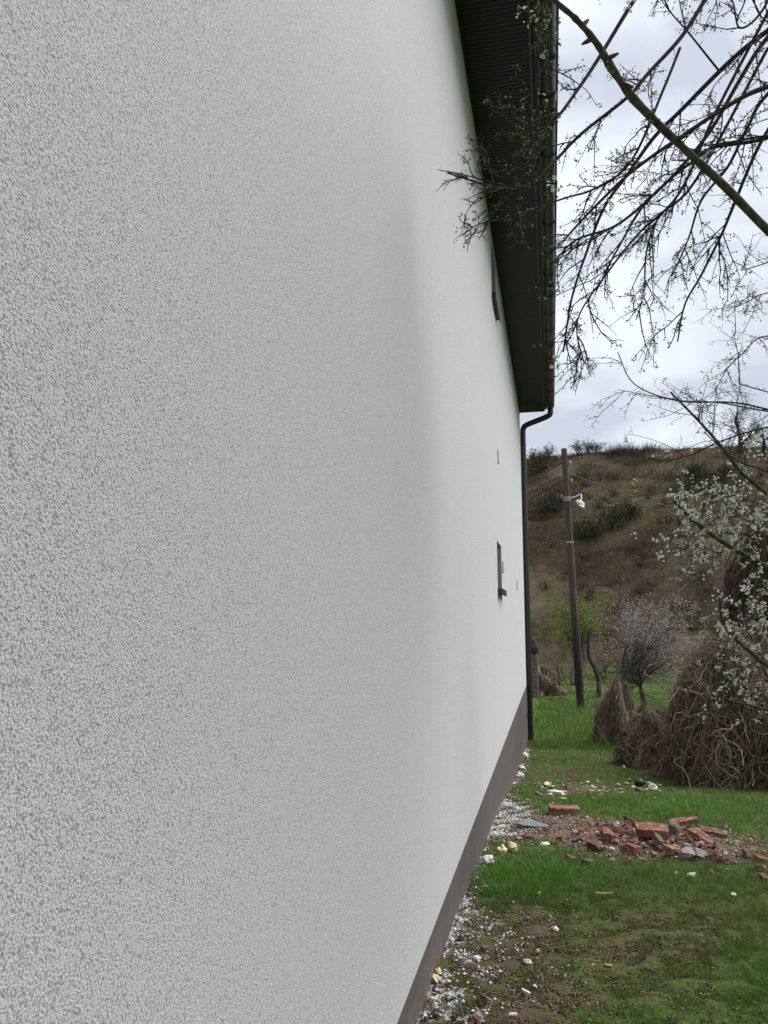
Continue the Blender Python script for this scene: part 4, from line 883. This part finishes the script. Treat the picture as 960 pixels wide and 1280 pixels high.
FR = [ # px,py, half sizes, cuts, material, rotation, lift, label
 (855, 1036, (.105, .045, .014), 1, 'brick', (.1, -.22, .1), .05, 'long tilted red brick slab at the back of the heap'),
 (843, 1046, (.07, .05, .05), 3, 'stone', (.2, .2, .4), .06, 'grey stone beside the whole brick on the heap'),
 (840, 1070, (.075, .055, .04), 2, 'brick_orange', (.1, .3, .5), .0, 'pale orange broken brick at the front of the heap'),
 (858, 1074, (.06, .05, .05), 3, 'mortar', (.5, .2, .2), .0, 'upright grey white mortar chunk at the front of the heap'),
 (876, 1071, (.07, .05, .035), 3, 'mortar', (.1, .35, .8), .0, 'flat grey mortar chunk right of the upright one'),
 (791, 1068, (.045, .05, .055), 2, 'brick', (.2, .1, .9), .0, 'small upright red brick half in front of the heap'),
 (762, 1052, (.08, .06, .05), 3, 'brick', (.3, .2, .2), .02, 'chunky red brick fragment left of the whole brick'),
 (749, 1063, (.11, .06, .045), 3, 'brick_dark', (.1, .1, -.3), .0, 'dark sooty lump at the front left of the heap'),
 (822, 1060, (.06, .06, .045), 3, 'stone', (.3, .5, .1), .02, 'dark grey chunk under the whole brick'),
 (785, 1034, (.07, .045, .035), 2, 'brick_dark', (.1, .4, .7), .03, 'dark red fragment at the back of the heap'),
 (712, 1076, (.055, .04, .03), 3, 'brick_dark', (.1, .1, .2), .0, 'dark red fragment in the grass left of the heap'),
 (733, 1081, (.05, .035, .028), 3, 'stone', (.1, .1, .8), .0, 'brown stone in the grass left of the heap'),
 (893, 1077, (.055, .045, .05), 3, 'brick_dark', (.3, .1, .2), .0, 'rounded brown red fragment at the right front of the heap'),
 (880, 1055, (.09, .045, .02), 2, 'brick', (.2, .5, -.7), .03, 'thin red slab sliding down the right of the heap'),
 (868, 1050, (.07, .05, .02), 2, 'brick', (.3, .4, -.4), .06, 'red slab leaning just right of the grey stone'),
 (934, 1070, (.06, .045, .035), 3, 'stone', (.1, .1, .2), .0, 'brown lump in the grass right of the heap'),
 (952, 1077, (.055, .045, .03), 3, 'brick', (.1, .2, .2), .0, 'red fragment near the right edge, upper of three'),
 (950, 1090, (.06, .045, .03), 3, 'brick', (.1, .2, 1.2), .0, 'red fragment near the right edge, middle of three'),
 (955, 1102, (.055, .04, .03), 3, 'brick_dark', (.2, .2, .5), .0, 'dark red fragment near the right edge, lowest of three'),
 (905, 1064, (.07, .045, .025), 2, 'stone', (.1, .25, -.3), .0, 'flat greyish slab at the right foot of the heap'),
 (800, 993, (.07, .06, .05), 3, 'stone', (.1, .2, .3), -.01, 'grey stone in the grass behind the heap'),
 (711, 987, (.06, .05, .05), 3, 'brick_dark', (.1, .2, .3), .0, 'dark red fragment in the upper debris patch'),
 (600, 1278, (.035, .022, .012), 2, 'brick_dark', (.4, .3, .9), -.01, 'flat dark red brick flake at the bottom edge beside the wall'),
 (606, 1252, (.022, .018, .012), 3, 'brick_dark', (.2, .2, .2), .0, 'small dark brick bit just above the flat red flake'),
 (889, 1152, (.032, .022, .014), 3, 'stone', (.1, .1, -.5), -.005, 'grey stone in the grass at the right foreground'),
 (606, 1190, (.016, .014, .012), 3, 'stone', (.1, .2, .4), .0, 'dark stone lump in the white crumbs by the wall')]
for a, b2, s, k, m_, rot, up, lab in FR: put('brick_fragment' if 'brick' in m_ else 'stone', frag_bm(*s, k, rs), m_, a, b2, rot, lab, 'brick fragment' if 'brick' in m_ else 'stone', 'pieces of the rubble', up * .5, .008)
gl = {'brick': 'small red brick piece jumbled in the rubble heap', 'brick_dark': 'small dark brick piece jumbled in the rubble heap', 'brick_orange': 'small orange brick piece jumbled in the rubble heap', 'mortar': 'small pale mortar piece jumbled in the rubble heap', 'stone': 'small brown stone jumbled in the rubble heap'}
for i in range(250):
    u = rs.gauss(0, 1); a = 808 + u * 62; b2 = 1052 + rs.gauss(0, 10) + .06 * (a - 815)
    if b2 < 1026 or b2 > 1083: continue
    m_ = rs.choice(['brick', 'brick', 'brick', 'brick_dark', 'brick_dark', 'brick_orange', 'mortar', 'stone']); k = rs.uniform(.22, .58)
    put('brick_fragment' if 'brick' in m_ else 'stone', frag_bm(.08 * k, .055 * k, .032 * k, 3, rs), m_, a, b2, (rs.uniform(-.5, .5), rs.uniform(-.5, .5), rs.uniform(0, 6)), gl[m_], 'rubble', 'small pieces of the rubble heap ' + m_.replace('_', ' '), rs.uniform(-.01, .015) * max(0, 1 - abs(u)), .006)
put('slate_tile', frag_bm(.11, .07, .006, 1, rs), 'slate', 666, 1035, (.10, .05, -.75), 'flat grey slate piece beside the white crumbs', 'slate', None, .01)
# pale lumps: foam, plaster
LP = [('foam_lump', 628, 1068, (.04, .03, .03), 'foam', 'yellow foam lump in the tall grass by the wall, left half of a pair'), ('foam_lump', 641, 1065, (.035, .03, .032), 'foam', 'yellow foam lump in the tall grass, right half of a pair'),
 ('plaster_lump', 610, 1080, (.045, .03, .025), 'whitebit', 'white plaster lump between wall and tall grass'), ('plaster_lump', 681, 1057, (.045, .02, .015), 'whitebit', 'white lump in front of the slate piece'),
 ('plaster_lump', 694, 1163, (.018, .012, .009), 'whitebit', 'small white lump alone in the middle of the grass'), ('plaster_lump', 674, 1119, (.02, .014, .012), 'foam', 'cream lump at the edge of the tall grass'),
 ('plaster_lump', 659, 1206, (.022, .014, .010), 'whitebit', 'white lump on the bare brown soil'), ('plaster_lump', 565, 1181, (.016, .014, .014), 'whitebit', 'round white lump close to the plinth'),
 ('plaster_lump', 597, 1201, (.02, .016, .012), 'whitebit', 'white lump beside the dark stone near the plinth'), ('plaster_lump', 864, 1097, (.03, .015, .015), 'whitebit', 'white bit in grass below the heap'),
 ('plaster_lump', 917, 1121, (.02, .014, .01), 'whitebit', 'white bit at the right foreground grass'), ('plaster_lump', 816, 988, (.06, .05, .04), 'whitebit', 'white lump in the grass behind the heap by the vines'),
 ('plaster_lump', 684, 984, (.06, .035, .03), 'foam', 'cream lump at the left of the upper debris patch'), ('plaster_lump', 740, 985, (.03, .03, .02), 'foam', 'cream bit at the right of the upper debris patch'),
 ('plaster_lump', 703, 1000, (.05, .02, .012), 'foam', 'cream flake in front of the pale plank'), ('plaster_lump', 657, 947, (.06, .05, .04), 'whitebit', 'white lump at the foot of the downpipe'),
 ('plaster_lump', 652, 962, (.05, .04, .03), 'whitebit', 'white lump against the plinth before the downpipe'), ('plaster_lump', 650, 972, (.05, .04, .03), 'whitebit', 'lower white lump against the plinth'),
 ('foam_lump', 545, 1228, (.03, .018, .012), 'foam', 'cream foam smear beside the plinth, upper one'), ('foam_lump', 548, 1218, (.02, .015, .012), 'foam', 'cream foam bit just above the smear'),
 ('plaster_lump', 826, 1049, (.03, .02, .015), 'whitebit', 'white chip beside the whole brick on the heap'), ('plaster_lump', 765, 1063, (.02, .015, .012), 'whitebit', 'white chip next to the sooty lump'),
 ('plaster_lump', 845, 1093, (.015, .01, .01), 'whitebit', 'tiny white chip in grass before the heap'), ('plaster_lump', 780, 960, (.03, .02, .02), 'whitebit', 'tiny white chip on the grass before the vine cone'), ('plastic_scrap', 799, 983, (.06, .05, .05), 'tarp', 'dark rounded scrap beside the white lump by the vines')]
for i, (nm, a, b2, s, m_, lab) in enumerate(LP): put(nm, lump_mesh(*s, i * 3.1, .3), m_, a, b2, (rs.uniform(-.2, .2), rs.uniform(-.2, .2), rs.uniform(0, 3)), lab, 'lump' if nm != 'plastic_scrap' else 'scrap', None, 0, s[2] * .25)
for a, b2, s, m_, rot, lab in ((755, 1121, (.045, .006, .004), 'wood', (0, 0, .1), 'pale wood splinter lying in the foreground grass'), (692, 993, (.10, .025, .012), 'whitebit', (.1, 0, -.35), 'pinkish white plank piece in the upper debris patch'),
    (655, 1245, (.028, .004, .003), 'whitebit', (0, .1, -.55), 'thin white sliver on the soil near the bottom edge'), (672, 1195, (.02, .005, .004), 'wood', (0, .2, 1.3), 'short upright wood chip in the brown patch'), (640, 1275, (.02, .004, .003), 'whitebit', (0, .1, .4), 'thin white sliver lowest in the foreground'), (760, 1213, (.016, .004, .003), 'wood', (0, .1, .1), 'tan chip in the mossy grass of the foreground')):
    put('splinter', frag_bm(*s, 1, rs), m_, a, b2, rot, lab, 'splinter', None, .012)
for i in range(70):      # loose chips scattered over the grass
    a, b2 = rs.uniform(575, 700), rs.uniform(1090, 1279)
    if a < 700 - (b2 - 900) * .42: continue
    k = rs.uniform(.4, 1); put('chip', lump_mesh(.009 * k, .006 * k, .005 * k, i * 2.3, .3, 1), rs.choice(['whitebit', 'foam', 'mortar', 'wood']), a, b2, (0, 0, rs.uniform(0, 3)), 'small pale chip scattered on the soil near the wall', 'chip', 'small pale chips scattered near the wall')
for i in range(60):
    a, b2 = rs.uniform(665, 830), rs.gauss(986, 7)
    k = rs.uniform(.5, 1.3); put('chip', lump_mesh(.028 * k, .018 * k, .012 * k, i * 1.7, .3, 1), rs.choice(['foam', 'mortar', 'whitebit', 'wood', 'brick_orange']), a, b2, (0, 0, rs.uniform(0, 3)), 'pale chip in the debris patch on the grass behind the heap', 'chip', 'pale chips in the upper debris patch')
